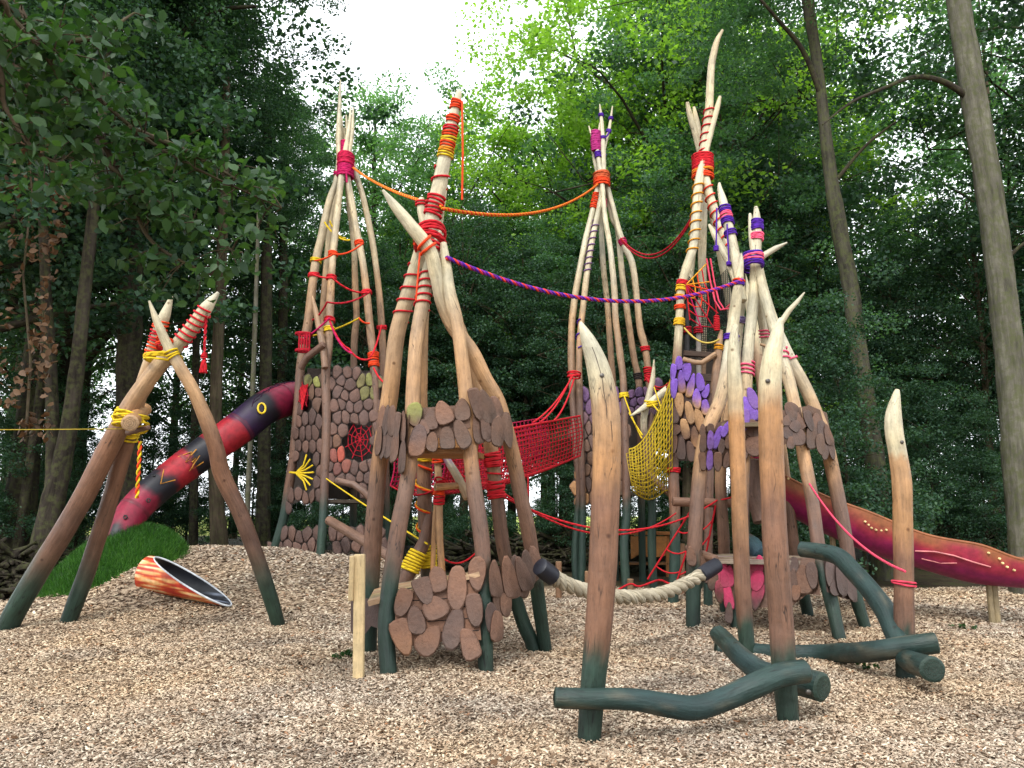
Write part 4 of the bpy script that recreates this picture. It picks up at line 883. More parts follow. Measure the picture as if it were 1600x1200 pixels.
    fm = cv([(540, 30, 60, 100, -6), (560, 130, 90, 110, 0), (530, 120, 40, 90, 0), (575, 40, 44, 90, 0), (505, 150, 40, 110, 0)], 1020, 660, 3.53)+[(1170, 640, 22, 40, -25, VIOLET), (1176, 622, 14, 36, -20, V2), (1163, 655, 16, 34, 0, V2)]
    sk(e3, e4, 655, 705, [(1160, 645), (1235, 640), (1240, 690), (1186, 708), (1162, 708)], fm)
    fr2 = cv([(785, 20, 60, 60, 40), (745, 50, 50, 80, 0), (825, 5, 70, 55, -35), (800, 75, 76, 110, -14), (760, 110, 40, 70, 0), (740, -10, 40, 60, 10), (770, -40, 60, 60, 30)], 1020, 660, 3.53)+[(1236, 640, 20, 22, 20), (1244, 656, 18, 34, -20)]
    sk(e4, e5, 655, 690, [(1228, 640), (1262, 634), (1270, 690), (1235, 694)], fr2)
    fr3 = cv([(862, -10, 40, 120, -18), (880, 80, 62, 130, 0), (905, 0, 50, 100, -12), (935, 40, 50, 110, -14), (925, 120, 46, 120, -6), (968, 70, 42, 120, -14), (985, 140, 38, 130, -10), (950, 160, 36, 90, 0)], 1020, 660, 3.53)
    sk(e4, e5, 650, 680, [(1262, 632), (1292, 645), (1300, 690), (1268, 698)], fr3)
    # lower skirt with pink patches, deck
    PK = mix(mix(MAG, PINK, .2), TILE, .25)
    lo = cv([(212, 740, 50, 110, -10), (300, 860, 44, 50, 10), (335, 870, 50, 110, 12), (395, 840, 48, 140, -4, PK), (360, 830, 34, 110, 0, mix(PK, TILE, .3)), (365, 930, 44, 130, -6, mix(PK, TILE, .5), TILE), (415, 960, 54, 150, -8, PK), (420, 1050, 40, 120, 0), (425, 850, 40, 120, 0, PK)], 1020, 660, 3.53)
    lo2 = cv([(588, 780, 44, 90, 0, PK), (556, 800, 46, 100, 0, mix(PK, TILE, .4)), (575, 870, 70, 120, 10, PK), (575, 960, 62, 160, 12, mix(PK, TILE2, .35), TILE2), (535, 870, 36, 100, 4, PK)], 1020, 660, 3.53)
    lo3 = cv([(780, 790, 50, 100, 0), (830, 870, 90, 160, -6), (770, 880, 56, 140, 6), (790, 940, 50, 90, 0), (880, 850, 60, 150, -6)], 1020, 660, 3.53)
    sk(e2, e3, 870, 950, [(1078, 868), (1146, 872), (1148, 940), (1125, 925), (1092, 905)], lo)
    sk(e3, e4, 870, 950, [(1150, 872), (1275, 872), (1282, 930), (1262, 928), (1240, 945), (1186, 950), (1150, 935)], lo2+lo3, bcol=PBROWN)
    lo4 = cv([(985, 830, 60, 160, -6, TILE2), (1040, 860, 60, 190, -10, TILE2), (1090, 900, 50, 180, -14, TILE2), (1010, 910, 60, 90, 0, TILE2)], 1020, 660, 3.53)
    sk(e4, e5, 870, 950, [(1286, 872), (1330, 875), (1340, 940), (1318, 935), (1292, 925)], lo4, bcol=TILE2)
    pts = [at(p, 871)[0] for p in (e2, e4, e5, e6)]; z = sum(p.z for p in pts)/4; mb = MB(); plank_deck(mb, [Vector((p.x, p.y, z)) for p in pts], 8, .06, hx('#8d7766')); mb.build('lower_deck', M['timber'], t, False)
    pts = [at(p, 665)[0] for p in (e2, e4, e5, e6)]; z = sum(p.z for p in pts)/4; mb = MB(); plank_deck(mb, [Vector((p.x, p.y, z)) for p in pts], 8, .06, hx('#6d5648')); mb.build('upper_deck', M['timber'], t, False)
    mb = MB(); tube(mb, [W(1052, 784, 13.0), W(1120, 786, 13.0), W(1192, 786, 13)], .075, 10, mix(PBROWN, RBROWN, .5), .06); mb.build('crossbar', M['wood'], t); mb = MB(); tube(mb, [W(1076, 856, 12.0), W(1092, 866, 11.6), W(1118, 874, 11.3)], [.06, .07, .06], 10, PBROWN, .08); mb.build('rail', M['wood'], t)
    mb = MB(); tube(mb, [W(1158, 836, 12.6), W(1176, 850, 12.4), W(1190, 868, 12.2)], [.1, .13, .14], 10, [RBROWN, mix(GREEN, hx('#3a5560'), .5), hx('#2d4650')], .06); mb.build('leaning_log', M['wood'], t); mb = MB(); tube(mb, [W(1184, 720, 12.6), W(1180, 770, 12.6), W(1190, 815, 12.5)], [.14, .15, .13], 10, PBROWN, .06); mb.build('leaning_log', M['wood'], t)
    def fn(u, v): return W(1168+30*u, 690, 12.8).lerp(W(1168+36*u, 770, 12.8), v)+Vector((0, .25*math.sin(3.1*v), 0))
    mb = MB(); net(mb, fn, 11, 20, .009, MAG, 20, 10); mb.build('climbing_net', M['rope'], t)
    # small hand ropes tied to this teepee
    return dict(e2=e2, e3=e3, e4=e4, e5=e5, e6=e6)
TE = teepee_e()
# ================================================================== pebbled tower at the back left
def tower_a():
    t = thing('pebbled_tower', base_of(508, 862, 15.2), 'back left tower walled with pebble shaped scales, round net window, magenta lashing high up', 'climbing tower')
    st = [(130, PALE), (400, mix(CREAM, TAN, .3)), (440, TAN), (500, mix(TAN, PBROWN, .5)), (600, PBROWN), (760, BROWN), (800, GREEN), (900, GREEN)]
    K = dict(stops=st, apex=255); da = 16.2
    a1 = parts_pole(t, [(428, 862, 15), (442, 816, 15), (449, 777, 15), (459, 707, 14), (465, 637, 14), (470, 571, 14), (476, 532, 14), (482, 500, 14), (492, 417, 13), (503, 367, 13), (515, 313, 11), (525, 285, 10), (530, 250, 9), (529, 215, 9), (530, 183, 7), (531, 150, 5), (532, 125, 2)], d0=15.9, d1=da, **K)
    a2 = parts_pole(t, [(501, 864, 14), (505, 812, 14), (508, 725, 14), (510, 655, 14), (509, 585, 14), (513, 545, 14), (515, 497, 13), (517, 450, 12), (521, 390, 11), (527, 333, 11), (533, 280, 10), (538, 250, 9), (541, 225, 8), (546, 195, 6), (548, 166, 2)], d0=14.8, d1=da-.1, **K)
    a3 = parts_pole(t, [(505, 850, 11), (508, 560, 11), (504, 500, 10), (510, 417, 10), (517, 350, 10), (527, 300, 9), (536, 255, 8), (533, 215, 7), (534, 182, 3)], d0=17.6, d1=da+.2, **K)
    a4 = parts_pole(t, [(590, 866, 14), (588, 700, 14), (584, 567, 13), (580, 530, 13), (577, 500, 12), (573, 460, 12), (567, 410, 11), (557, 360, 11), (548, 307, 10), (543, 273, 9), (545, 240, 8), (550, 205, 7), (552, 168, 2)], d0=15.5, d1=da, **K)
    a5 = parts_pole(t, [(604, 870, 13), (600, 600, 12), (595, 490, 11), (588, 420, 10), (580, 367, 10), (567, 307, 9), (556, 272, 9), (547, 240, 8), (543, 205, 6), (541, 180, 3)], d0=17.0, d1=da+.2, **K)
    a6 = parts_pole(t, [(552, 850, 11), (553, 560, 11), (557, 497, 10), (555, 450, 10), (553, 383, 9), (547, 333, 9), (543, 287, 9), (540, 240, 7), (537, 200, 4)], d0=18.2, d1=da+.3, **K)
    mb = MB(); pole(mb, [(508, 575, 11), (505, 545, 11), (499, 515, 10), (493, 485, 8), (488, 463, 3)], d0=15.2, d1=15.6, stops=st, down=False); mb.build('branch', M['wood'], t); mb = MB(); tube(mb, [W(470, 575, 15.5), W(480, 558, 15.4), W(492, 549, 15.3), W(506, 538, 15.2)], .07, 8, PBROWN, .08); mb.build('branch', M['wood'], t)
    # walls
    cl = lambda x, y, R: mix(mix(hx('#654c42'), hx('#56443f'), R.random()), MOSS, .75*max(0, 1-math.hypot((x-577)/22, (y-603)/28))+.75*max(0, 1-math.hypot((x-490)/16, (y-592)/22)) if (abs(x-577) < 25 or abs(x-490) < 18) and y < 640 else 0)
    def cf(x, y, R):
        c = cl(x, y, R)
        c = mix(c, OREL, .35*max(0, 1-math.hypot((x-535)/22, (y-712)/28))); c = mix(c, mix(YEL, MOSS, .5), .5*max(0, 1-math.hypot((x-538)/14, (y-695)/12)))
        return mix(c, ORANGE, .3*max(0, 1-math.hypot((x-487)/16, (y-625)/20)))
    bd, mb = MB(), MB(); p = lambda o, y: at(o, y)[0]
    def build_wall():
        bd.build('wall_board', M['scale'], t, False); mb.build('pebble_wall', M['scale'], t, True, None, .6); bd.__init__(); mb.__init__()
    P = Plane(p(a2, 580)+Vector((0, -.02, 0)), p(a4, 580), p(a2, 760))
    mosaic(mb, bd, P, [(513, 578), (598, 583), (596, 790), (580, 775), (560, 764), (513, 750)], 14, 19, [(562, 687, 22, 33)], cf, .55, .04, seed=3); build_wall()
    mosaic(mb, bd, P, [(512, 816), (572, 812), (598, 830), (598, 864), (512, 863)], 15, 22, [], cl, .6, .04, seed=4); build_wall()
    P2 = Plane(p(a1, 580), p(a2, 580)+Vector((0, -.02, 0)), p(a2, 760))
    mosaic(mb, bd, P2, [(470, 580), (505, 575), (504, 778), (470, 792), (444, 800), (448, 775), (459, 715), (465, 637)], 11, 20, [(475, 738, 17, 34), (474, 618, 10, 26)], cf, .55, .04, seed=5); build_wall()
    mosaic(mb, bd, P2, [(442, 820), (456, 830), (498, 815), (500, 862), (424, 862)], 13, 21, [], cl, .6, .04, seed=6); build_wall()
    mb = MB(); board(mb, P2, [(478, 590), (502, 588), (502, 770), (452, 790), (456, 740), (470, 640)], -.5, .04, (.03, .022, .018)); mb.build('inner_shade_board', M['scale'], t, False)  # near-black board added so the holes look shaded inside
    mb = MB(); board(mb, P, [(516, 600), (590, 600), (590, 770), (516, 745)], -.7, .04, (.03, .022, .018)); mb.build('inner_shade_board', M['scale'], t, False)  # second near-black board, added to put shade behind the round window
    mb = MB(); P3 = Plane(p(a3, 580), p(a6, 580), p(a6, 760)); board(mb, P3, [(480, 575), (596, 580), (596, 780), (480, 780)], -.1, .05, (.035, .025, .02)); mb.build('rear_wall', M['scale'], t, False)  # closes the back; near-black so gaps in the tower look shaded
    for y in (592, 782):
        mb = MB(); q = [p(o, y) for o in (a2, a4, a5, a3)]; z = sum(v.z for v in q)/4; plank_deck(mb, [Vector((v.x, v.y, z)) for v in q], 8, .06, (.06, .045, .035)); mb.build('deck', M['timber'], t, False)
    mb = MB(); tube(mb, [W(514, 813, 14.6), W(560, 840, 14.0), W(612, 872, 13.4)], .085, 10, PBROWN, .07, endcol=TAN); mb.build('ramp_log', M['wood'], t); mb = MB(); tube(mb, [W(526, 751, 14.7), W(552, 757, 14.5), W(568, 768, 14.5), W(580, 782, 14.5)], .06, 9, PBROWN, .07); mb.build('branch', M['wood'], t)
    def f(mb):
        lash(mb, W(540, 260, da), .16, .22, .5, 16, [MAG, mix(MAG, RED, .5)], .024, .06); lash(mb, W(538, 230, da), .07, .07, .28, 10, [MAG], .02, .05); coil_at(mb, a1, 272, 6, 2, [MAG], .02); rope(mb, W(541, 268, da-.25), W(542, 285, da-.25), 0, .02, MAG, 4)
    bindings(t, f)
    def f2(mb):
        def z(a, b, c, s=.12, w=.02): rope(mb, a[0] if isinstance(a, tuple) and isinstance(a[0], Vector) else W(a[0], a[1], a[2]), W(b[0], b[1], b[2]), s, w, c, 14)
        z((492, 407, 15.6), (521, 397, 15.3), OREL, .03); z((521, 397, 15.3), (567, 380, 15.6), OREL, .08); z((488, 428, 15.6), (519, 434, 15.2), RED, .03); z((519, 434, 15.2), (577, 457, 15.6), RED, .1); z((577, 457, 15.6), (511, 472, 15.3), CRIM, .1)
        z((511, 472, 15.3), (488, 500, 15.6), CRIM, .06); z((507, 347, 15.9), (547, 375, 15.9), YEL, .12); z((515, 345, 15.8), (540, 372, 16.1), YEL, .1); z((515, 501, 15.1), (545, 545, 15.2), RED, .1); z((545, 545, 15.2), (579, 560, 15.3), RED, .1); z((487, 525, 15.6), (561, 497, 16.5), YEL, .04); z((561, 497, 16.5), (577, 505, 15.5), OREL, .04); z((579, 557, 15.4), (596, 508, 16.2), RED, .1)
        z((516, 505, 15.1), (550, 552, 15.2), MAG, .12); z((584, 575, 15.3), (612, 600, 14), RED, .1); z((475, 530, 15.6), (515, 497, 15.1), MAG, .02)
        for o, y, c in ((a2, 500, RED), (a2, 515, YEL), (a2, 397, OREL), (a2, 434, RED), (a4, 380, OREL), (a4, 457, RED), (a5, 512, RED), (a4, 555, OREL), (a4, 570, OREL), (a1, 535, CRIM), (a1, 407, YEL), (a1, 430, RED)): coil_at(mb, o, y, 7, 3, [c], .02)
        coil_at(mb, a4, 562, 20, 5, [OREL], .02)
        for k in range(5): rope(mb, W(468+k*4, 520, 15.4), W(467+k*4, 549, 15.4), 0, .018, CRIM, 5)
        lash(mb, W(475, 522, 15.5), .16, .12, .04, 2, [CRIM], .02, .02); lash(mb, W(475, 548, 15.5), .16, .12, .04, 2, [CRIM], .02, .02)
    bindings(t, f2)
    def web(mb, P, cx, cy, rx, ry, col, n=9, off=-.03):
        for k in range(n):
            a = 2*math.pi*k/n; tube(mb, [P.hit(cx, cy, off), P.hit(cx+rx*math.cos(a), cy+ry*math.sin(a), off)], .009, 4, col)
        for s in (.3, .55, .8): tube(mb, [P.hit(cx+rx*s*math.cos(2*math.pi*k/n), cy+ry*s*math.sin(2*math.pi*k/n), off) for k in range(n+1)], .009, 4, col, cap=False)
    mb = MB(); web(mb, P, 562, 687, 24, 34, CRIM); mb.build('window_net', M['rope'], t)
    mb = MB()
    for k in range(7): a = math.radians(-60+k*20); tube(mb, [P2.hit(462, 739, .08), P2.hit(462+14*math.cos(a*.7)+2, 739+14*math.sin(a), .1), P2.hit(468+22*math.cos(a), 738+32*math.sin(a), .05)], .018, 5, YEL)
    tube(mb, [P2.hit(453, 738, .08), P2.hit(462, 739, .08)], .022, 5, YEL); mb.build('rope_fan', M['rope'], t)
    mb = MB()
    for k in range(6): tube(mb, [P2.hit(472, 640, .06), P2.hit(470+k*2.2, 605-k, .05)], .014, 4, RED)
    web(mb, P2, 474, 618, 9, 22, CRIM, 7, .03); mb.build('rope_fan', M['rope'], t)
    return dict(a2=a2)
TA = tower_a()
# ================================================================== teepee at the back centre
def tower_c():
    t = thing('teepee_tower', base_of(945, 905, 17.2), 'slender back centre teepee of many thin poles with orange lashing and magenta wrapped fork', 'climbing tower')
    st = [(165, PALE), (380, PALE), (470, mix(CREAM, TAN, .5)), (500, TAN), (560, mix(TAN, PBROWN, .5)), (640, PBROWN), (770, BROWN), (800, GREEN), (920, GREEN)]
    K = dict(stops=st, apex=290); da = 17.8
    c1 = parts_pole(t, [(900, 903, 12), (899, 852, 12), (905, 765, 12), (900, 695, 12), (894, 590, 12), (893, 520, 11), (897, 475, 11), (903, 437, 10), (913, 385, 10), (926, 330, 9), (934, 295, 8), (940, 270, 7), (945, 230, 5), (952, 200, 5), (957, 166, 2)], d0=17.0, d1=da, **K)
    c2 = parts_pole(t, [(909, 900, 12), (910, 780, 11), (906, 640, 11), (905, 545, 10), (912, 472, 10), (919, 413, 9), (927, 366, 9), (936, 325, 8), (941, 290, 8), (943, 265, 8), (942, 230, 8), (940, 190, 6), (937, 163, 2)], d0=16.8, d1=da-.1, **K)
    c3 = parts_pole(t, [(962, 905, 11), (961, 700, 10), (958, 600, 10), (955, 560, 10), (949, 475, 9), (943, 420, 9), (939, 350, 8), (938, 300, 7), (933, 268, 7), (929, 250, 6), (925, 234, 2)], d0=18.9, d1=da+.2, **K)
    c4 = parts_pole(t, [(978, 914, 14), (975, 852, 14), (979, 800, 14), (977, 695, 12), (974, 600, 11), (969, 555, 11), (962, 500, 10), (960, 455, 10), (954, 392, 9), (945, 336, 8), (941, 290, 8), (936, 255, 7), (932, 228, 6), (925, 212, 4), (920, 197, 2)], d0=16.4, d1=da-.15, **K)
    c5 = parts_pole(t, [(1004, 900, 11), (1000, 640, 11), (997, 590, 11), (990, 556, 10), (979, 480, 10), (971, 420, 9), (966, 362, 9), (957, 340, 9), (949, 300, 8), (943, 270, 6), (938, 250, 3)], d0=18.6, d1=da+.15, **K)
    c6 = parts_pole(t, [(1020, 905, 12), (1016, 640, 11), (1010, 556, 11), (1000, 512, 11), (995, 465, 10), (988, 413, 10), (977, 388, 10), (968, 364, 9), (958, 325, 8), (950, 295, 8), (944, 265, 6), (940, 245, 3)], d0=17.6, d1=da+.05, **K)
    mb = MB(); tube(mb, [W(932, 230, da), W(935, 212, da), W(937, 192, da)], [.045, .035, .012], 7, PALE); mb.build('branch_stub', M['wood'], t)
    cf = lambda x, y, R: mix(mix(mix(TILE, TILE2, R.random()), VIOLET, .3*sm(680, 620, y)), ORANGE, .75 if (y > 735 and x < 916) else 0.12*R.random())
    bd, mb = MB(), MB(); p = lambda o, y: at(o, y)[0]
    def build_wall():
        bd.build('wall_board', M['scale'], t, False); mb.build('pebble_wall', M['scale'], t, True, None, .6); bd.__init__(); mb.__init__()
    P = Plane(p(c1, 620), p(c4, 620), p(c1, 780)); mosaic(mb, bd, P, [(891, 612), (978, 614), (980, 782), (960, 776), (930, 792), (898, 792)], 12, 21, [], cf, .5, .05, seed=9); build_wall()
    P2 = Plane(p(c4, 620), p(c6, 620), p(c4, 780)); mosaic(mb, bd, P2, [(980, 610), (1030, 600), (1030, 650), (980, 652)], 12, 14, [], cf, .5, .05, seed=10); build_wall()
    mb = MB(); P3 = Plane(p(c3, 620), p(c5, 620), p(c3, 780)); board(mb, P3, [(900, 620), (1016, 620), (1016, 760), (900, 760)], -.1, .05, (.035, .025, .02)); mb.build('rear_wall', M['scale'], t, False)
    mb = MB(); q = [p(o, 770) for o in (c1, c4, c6, c3)]; z = sum(v.z for v in q)/4; plank_deck(mb, [Vector((v.x, v.y, z)) for v in q], 8, .06, (.1, .07, .05)); mb.build('deck', M['timber'], t, False)
    # tusk shaped branches over the yellow net
    tk = [(560, PALE), (645, CREAM), (690, PBROWN), (740, BROWN), (780, GREEN), (920, DKGREEN)]
    c7 = parts_pole(t, [(1021, 908, 13), (1018, 850, 13), (1019, 790, 13), (1013, 730, 12), (1008, 690, 11), (1006, 655, 11), (1014, 620, 11), (1019, 598, 9), (1021, 580, 6), (1022, 562, 2)], d0=15.6, d1=15.6, stops=tk)
    mb = MB(); tube(mb, [W(985, 650, 15.4), W(1005, 638, 15.45), W(1025, 622, 15.5), W(1042, 608, 15.5), W(1056, 592, 15.5)], [.015, .06, .075, .07, .06], 9, PALE, .05); mb.build('branch', M['wood'], t); mb = MB(); tube(mb, [W(1010, 735, 15.6), W(1028, 755, 15.3), W(1050, 775, 15.0)], .06, 8, PBROWN, .06); mb.build('branch', M['wood'], t)
    def f(mb):
        lash(mb, W(940, 281, da), .17, .2, .34, 12, [OREL, mix(OREL, ORANGE, .4)], .024, .08); coil_at(mb, c1, 314, 28, 8, [OREL], .022); lash(mb, W(941, 318, da-.05), .09, .1, .2, 5, [mix(MAG, PINK, .4)], .02, .06)
        for o, y in ((c2, 180), (c2, 216), (c1, 185), (c1, 205), (c1, 243)): coil_at(mb, o, y, 5, 3, [PUR], .018)
        rope(mb, W(943, 216, da), W(953, 203, da), .05, .02, PUR, 6)
    bindings(t, f)
    def f2(mb):
        lash(mb, W(931, 220, da), .1, .08, .5, 14, [mix(MAG, VIOLET, .25)], .026, .1); coil_at(mb, c4, 242, 10, 4, [PUR], .02)
    bindings(t, f2)
    def f3(mb):
        wrap(mb, c2, 425, 345, 8, mix(PUR, TAN, .35), .015); wrap(mb, c2, 545, 500, 2, PUR, .016); coil_at(mb, c6, 545, 8, 3, [RED], .02); lash(mb, W(897, 586, 16.9), .13, .13, .1, 4, [RED], .02, .2); coil_at(mb, c6, 585, 22, 7, [RED], .02); coil_at(mb, c6, 378, 10, 4, [MAG], .018)
        coil_at(mb, c5, 588, 10, 4, [(.03, .02, .02)], .018); coil_at(mb, c4, 618, 8, 4, [YEL], .022); lash(mb, W(1017, 631, 15.5), .12, .12, .12, 5, [YEL], .022, .3)
        rope(mb, W(975, 618, 16.2), W(1003, 685, 15.4), .05, .016, YEL, 8); rope(mb, W(983, 645, 15.8), W(1004, 680, 15.4), .02, .016, YEL, 8); rope(mb, W(1018, 630, 15.4), W(1034, 648, 15.0), 0, .018, YEL, 6); rope(mb, W(1022, 605, 15.5), W(1034, 640, 15.0), 0, .012, YEL, 6)
    bindings(t, f3)
    return dict(c1=c1, c6=c6)
TC = tower_c()
# ================================================================== tallest teepee at the back right
def tower_d():
    t = thing('teepee_tower', base_of(1100, 925, 15), 'tallest teepee at the right with red and orange lashing and violet and orange scales', 'climbing tower')
    st = [(50, mix(CREAM, TAN, .3)), (150, CREAM), (300, PALE), (440, CREAM), (520, CREAM), (560, mix(TAN, PBROWN, .6)), (640, PBROWN), (800, mix(PBROWN, RBROWN, .5)), (845, GREEN), (930, GREEN)]
    K = dict(stops=st, apex=260); da = 15.4
    d1 = parts_pole(t, [(1052, 930, 17), (1055, 847, 17), (1052, 717, 17), (1055, 610, 15), (1058, 560, 14), (1061, 510, 13), (1064, 454, 13), (1072, 420, 14), (1083, 385, 14), (1087, 339, 14), (1091, 290, 14), (1099, 250, 12), (1110, 205, 11), (1120, 170, 9), (1125, 151, 5)], d0=14.6, d1=da-.15, **K)
    d2 = parts_pole(t, [(1090, 910, 16), (1094, 700, 14), (1098, 500, 13), (1097, 400, 13), (1099, 330, 13), (1100, 270, 11), (1088, 215, 10), (1078, 180, 9), (1074, 160, 5)], d0=17, d1=da+.2, **K)
    d3 = parts_pole(t, [(1215, 915, 17), (1205, 760, 17), (1190, 600, 16), (1172, 480, 15), (1152, 414, 15), (1137, 383, 14), (1120, 340, 14), (1106, 295, 14), (1099, 255, 13), (1102, 215, 13), (1108, 170, 13), (1111, 110, 11), (1116, 80, 10), (1121, 62, 8), (1129, 47, 4)], d0=14.8, d1=da-.1, **K)
    d4 = parts_pole(t, [(1168, 905, 14), (1155, 600, 13), (1140, 480, 12), (1124, 390, 11), (1108, 310, 10), (1100, 250, 10), (1092, 205, 9), (1087, 183, 8), (1084, 167, 4)], d0=17, d1=da+.2, **K)
    d5 = parts_pole(t, [(1106, 915, 14), (1108, 760, 14), (1112, 680, 14), (1117, 600, 13), (1123, 545, 11), (1127, 516, 5)], d0=14.2, d1=14.4, stops=[(510, mix(TAN, PBROWN, .5)), (700, PBROWN), (860, BROWN), (900, GREEN)])
    d8 = parts_pole(t, [(1076, 440, 12), (1080, 410, 12), (1084, 370, 11), (1088, 320, 10), (1093, 280, 9)], d0=16, d1=15.7, stops=st, down=False)
    V2 = mix(VIOLET, ORANGE, .0); OT = mix(ORANGE, PALE, .1); O2 = mix(ORANGE, TILE, .5)
    it = cv([(878, 40, 58, 116, 4, V2), (830, 120, 50, 146, 3, V2), (944, 115, 68, 156, 0, V2), (900, 205, 60, 195, -3, V2, O2), (980, 235, 60, 205, 14, V2, OT), (1058, 205, 66, 156, -8, V2), (835, 260, 56, 170, 4, V2), (1108, 280, 52, 124, 18, V2), (1030, 345, 68, 175, -4, V2, OT), (1102, 418, 72, 134, -6, V2, OT), (882, 392, 68, 205, -5, OT), (970, 462, 68, 195, -12, OT), (1055, 532, 78, 205, -14, OT, O2), (930, 600, 74, 178, -12, OT, TILE), (822, 470, 84, 176, -18), (838, 605, 112, 104, 30), (825, 725, 78, 196, 0), (900, 770, 72, 196, 4), (1015, 672, 68, 184, -8, TILE, O2), (980, 792, 74, 174, -12), (1120, 560, 60, 120, 0)], 900, 560, 5.4545)
    bd, mb = MB(), MB(); pa = at(d1, 640)[0]; P = Plane(pa, W(1125, 640, 13.9), at(d1, 720)[0])
    board(bd, P, [(1047, 575), (1062, 570), (1085, 600), (1112, 615), (1112, 690), (1090, 715), (1048, 705)], .12, .03, TILE2); scales(mb, P, it, .146, .055, tilecol)
    bd.build('skirt_board', M['scale'], t, False); mb.build('scale_skirt', M['scale'], t, True, None, .6)
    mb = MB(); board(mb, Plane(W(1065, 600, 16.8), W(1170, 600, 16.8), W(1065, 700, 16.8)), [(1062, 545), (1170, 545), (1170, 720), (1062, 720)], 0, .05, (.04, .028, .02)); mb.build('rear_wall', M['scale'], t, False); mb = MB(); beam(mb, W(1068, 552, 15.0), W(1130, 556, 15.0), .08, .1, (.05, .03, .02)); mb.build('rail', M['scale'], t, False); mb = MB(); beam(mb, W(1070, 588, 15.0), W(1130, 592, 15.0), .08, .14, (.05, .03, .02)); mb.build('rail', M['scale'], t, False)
    q = [at(o, 705)[0] for o in (d1, d3, d4, d2)]; z = sum(v.z for v in q)/4; mb = MB(); plank_deck(mb, [Vector((v.x, v.y, z)) for v in q], 8, .06, (.08, .055, .04)); mb.build('deck', M['timber'], t, False)
    mb = MB(); tube(mb, [W(1068, 561, 14.4), W(1085, 566, 14.3), W(1097, 567, 14.3), W(1118, 553, 14.3)], [.045, .05, .05, .05], 8, mix(TAN, PBROWN, .4), .08); mb.build('branch', M['wood'], t)
    def f(mb):
        lash(mb, W(1098, 255, da), .19, .2, .32, 14, [RED], .024, .05); lash(mb, W(1098, 272, da), .2, .22, .2, 6, [OREL, mix(OREL, YEL, .4)], .022, .2); wrap(mb, d3, 240, 165, 6, RED, .016); wrap(mb, d1, 395, 280, 8, mix(YEL, OREL, .45), .016); wrap(mb, d3, 385, 285, 8, mix(RED, OREL, .5), .017)
    bindings(t, f)
    def f2(mb):
        coil_at(mb, d1, 442, 8, 4, [RED], .02); coil_at(mb, d1, 451, 9, 4, [mix(YEL, OREL, .2)], .02); coil_at(mb, d1, 465, 7, 3, [mix(YEL, OREL, .5)], .02); coil_at(mb, d1, 480, 7, 3, [OREL], .02); coil_at(mb, d1, 503, 11, 5, [mix(YEL, OREL, .2)], .02); coil_at(mb, d1, 735, 7, 3, [RED], .02); coil_at(mb, d5, 543, 8, 3, [mix(YEL, OREL, .4)], .016)
        rope(mb, W(1069, 512, 14.5), W(1124, 530, 14.2), .16, .018, mix(YEL, CREAM, .3), 14)
    bindings(t, f2)
    def f3(mb):
        c0 = W(1072, 445, 14.6); S = [(1106, 410), (1111, 440), (1118, 455), (1122, 490), (1117, 515), (1096, 513), (1078, 500)]
        cl = [mix(YEL, OREL, .4), mix(YEL, OREL, .5), OREL, RED, CRIM, MAG, RED]
        for (x, y), c in zip(S, cl): tube(mb, [c0, W(x, y, 14.7)], .013, 4, c)
        for s, c in ((.3, mix(YEL, OREL, .4)), (.5, OREL), (.72, RED), (.95, CRIM)): tube(mb, [c0.lerp(W(x, y, 14.7), s) for x, y in S], .013, 4, c, cap=False)
        for dx in (0, 6): tube(mb, [W(1104+dx, 404, 14.2), W(1110+dx, 440, 14.2), W(1117+dx, 470, 14.1), W(1126+dx, 484, 14.0), W(1140, 482-dx, 13.9), W(1147, 470, 13.8)], .016, 5, mix(RED, PINK, .5))
        coil = W(1120, 505, 14.4); lash(mb, coil, .04, .04, .28, 9, [RED], .016)
    bindings(t, f3, 'rope_web')
    def fn(u, v): return W(1070+75*u, 425+20*math.sin(3.1*u)-15*u, 15.4).lerp(W(1066+75*u, 560, 15.4), v)+Vector((0, .3*math.sin(3.1*u), 0))
    mb = MB(); net(mb, fn, 26, 44, .007, (.012, .012, .013), 14, 14); mb.build('black_net', M['rope'], t)
    for x in (1091, 1073):
        mb = MB(); tube(mb, [W(x, 470, 15.1), W(x+1, 600, 15.1)], .05, 8, (.25, .22, .19) if x == 1091 else (.03, .03, .03)); lash(mb, W(x, 516, 15.1), .08, .08, .12, 5, [CRIM], .016); mb.build('rope_column', M['rope'], t)
    return dict(d1=d1)
TD = tower_d()
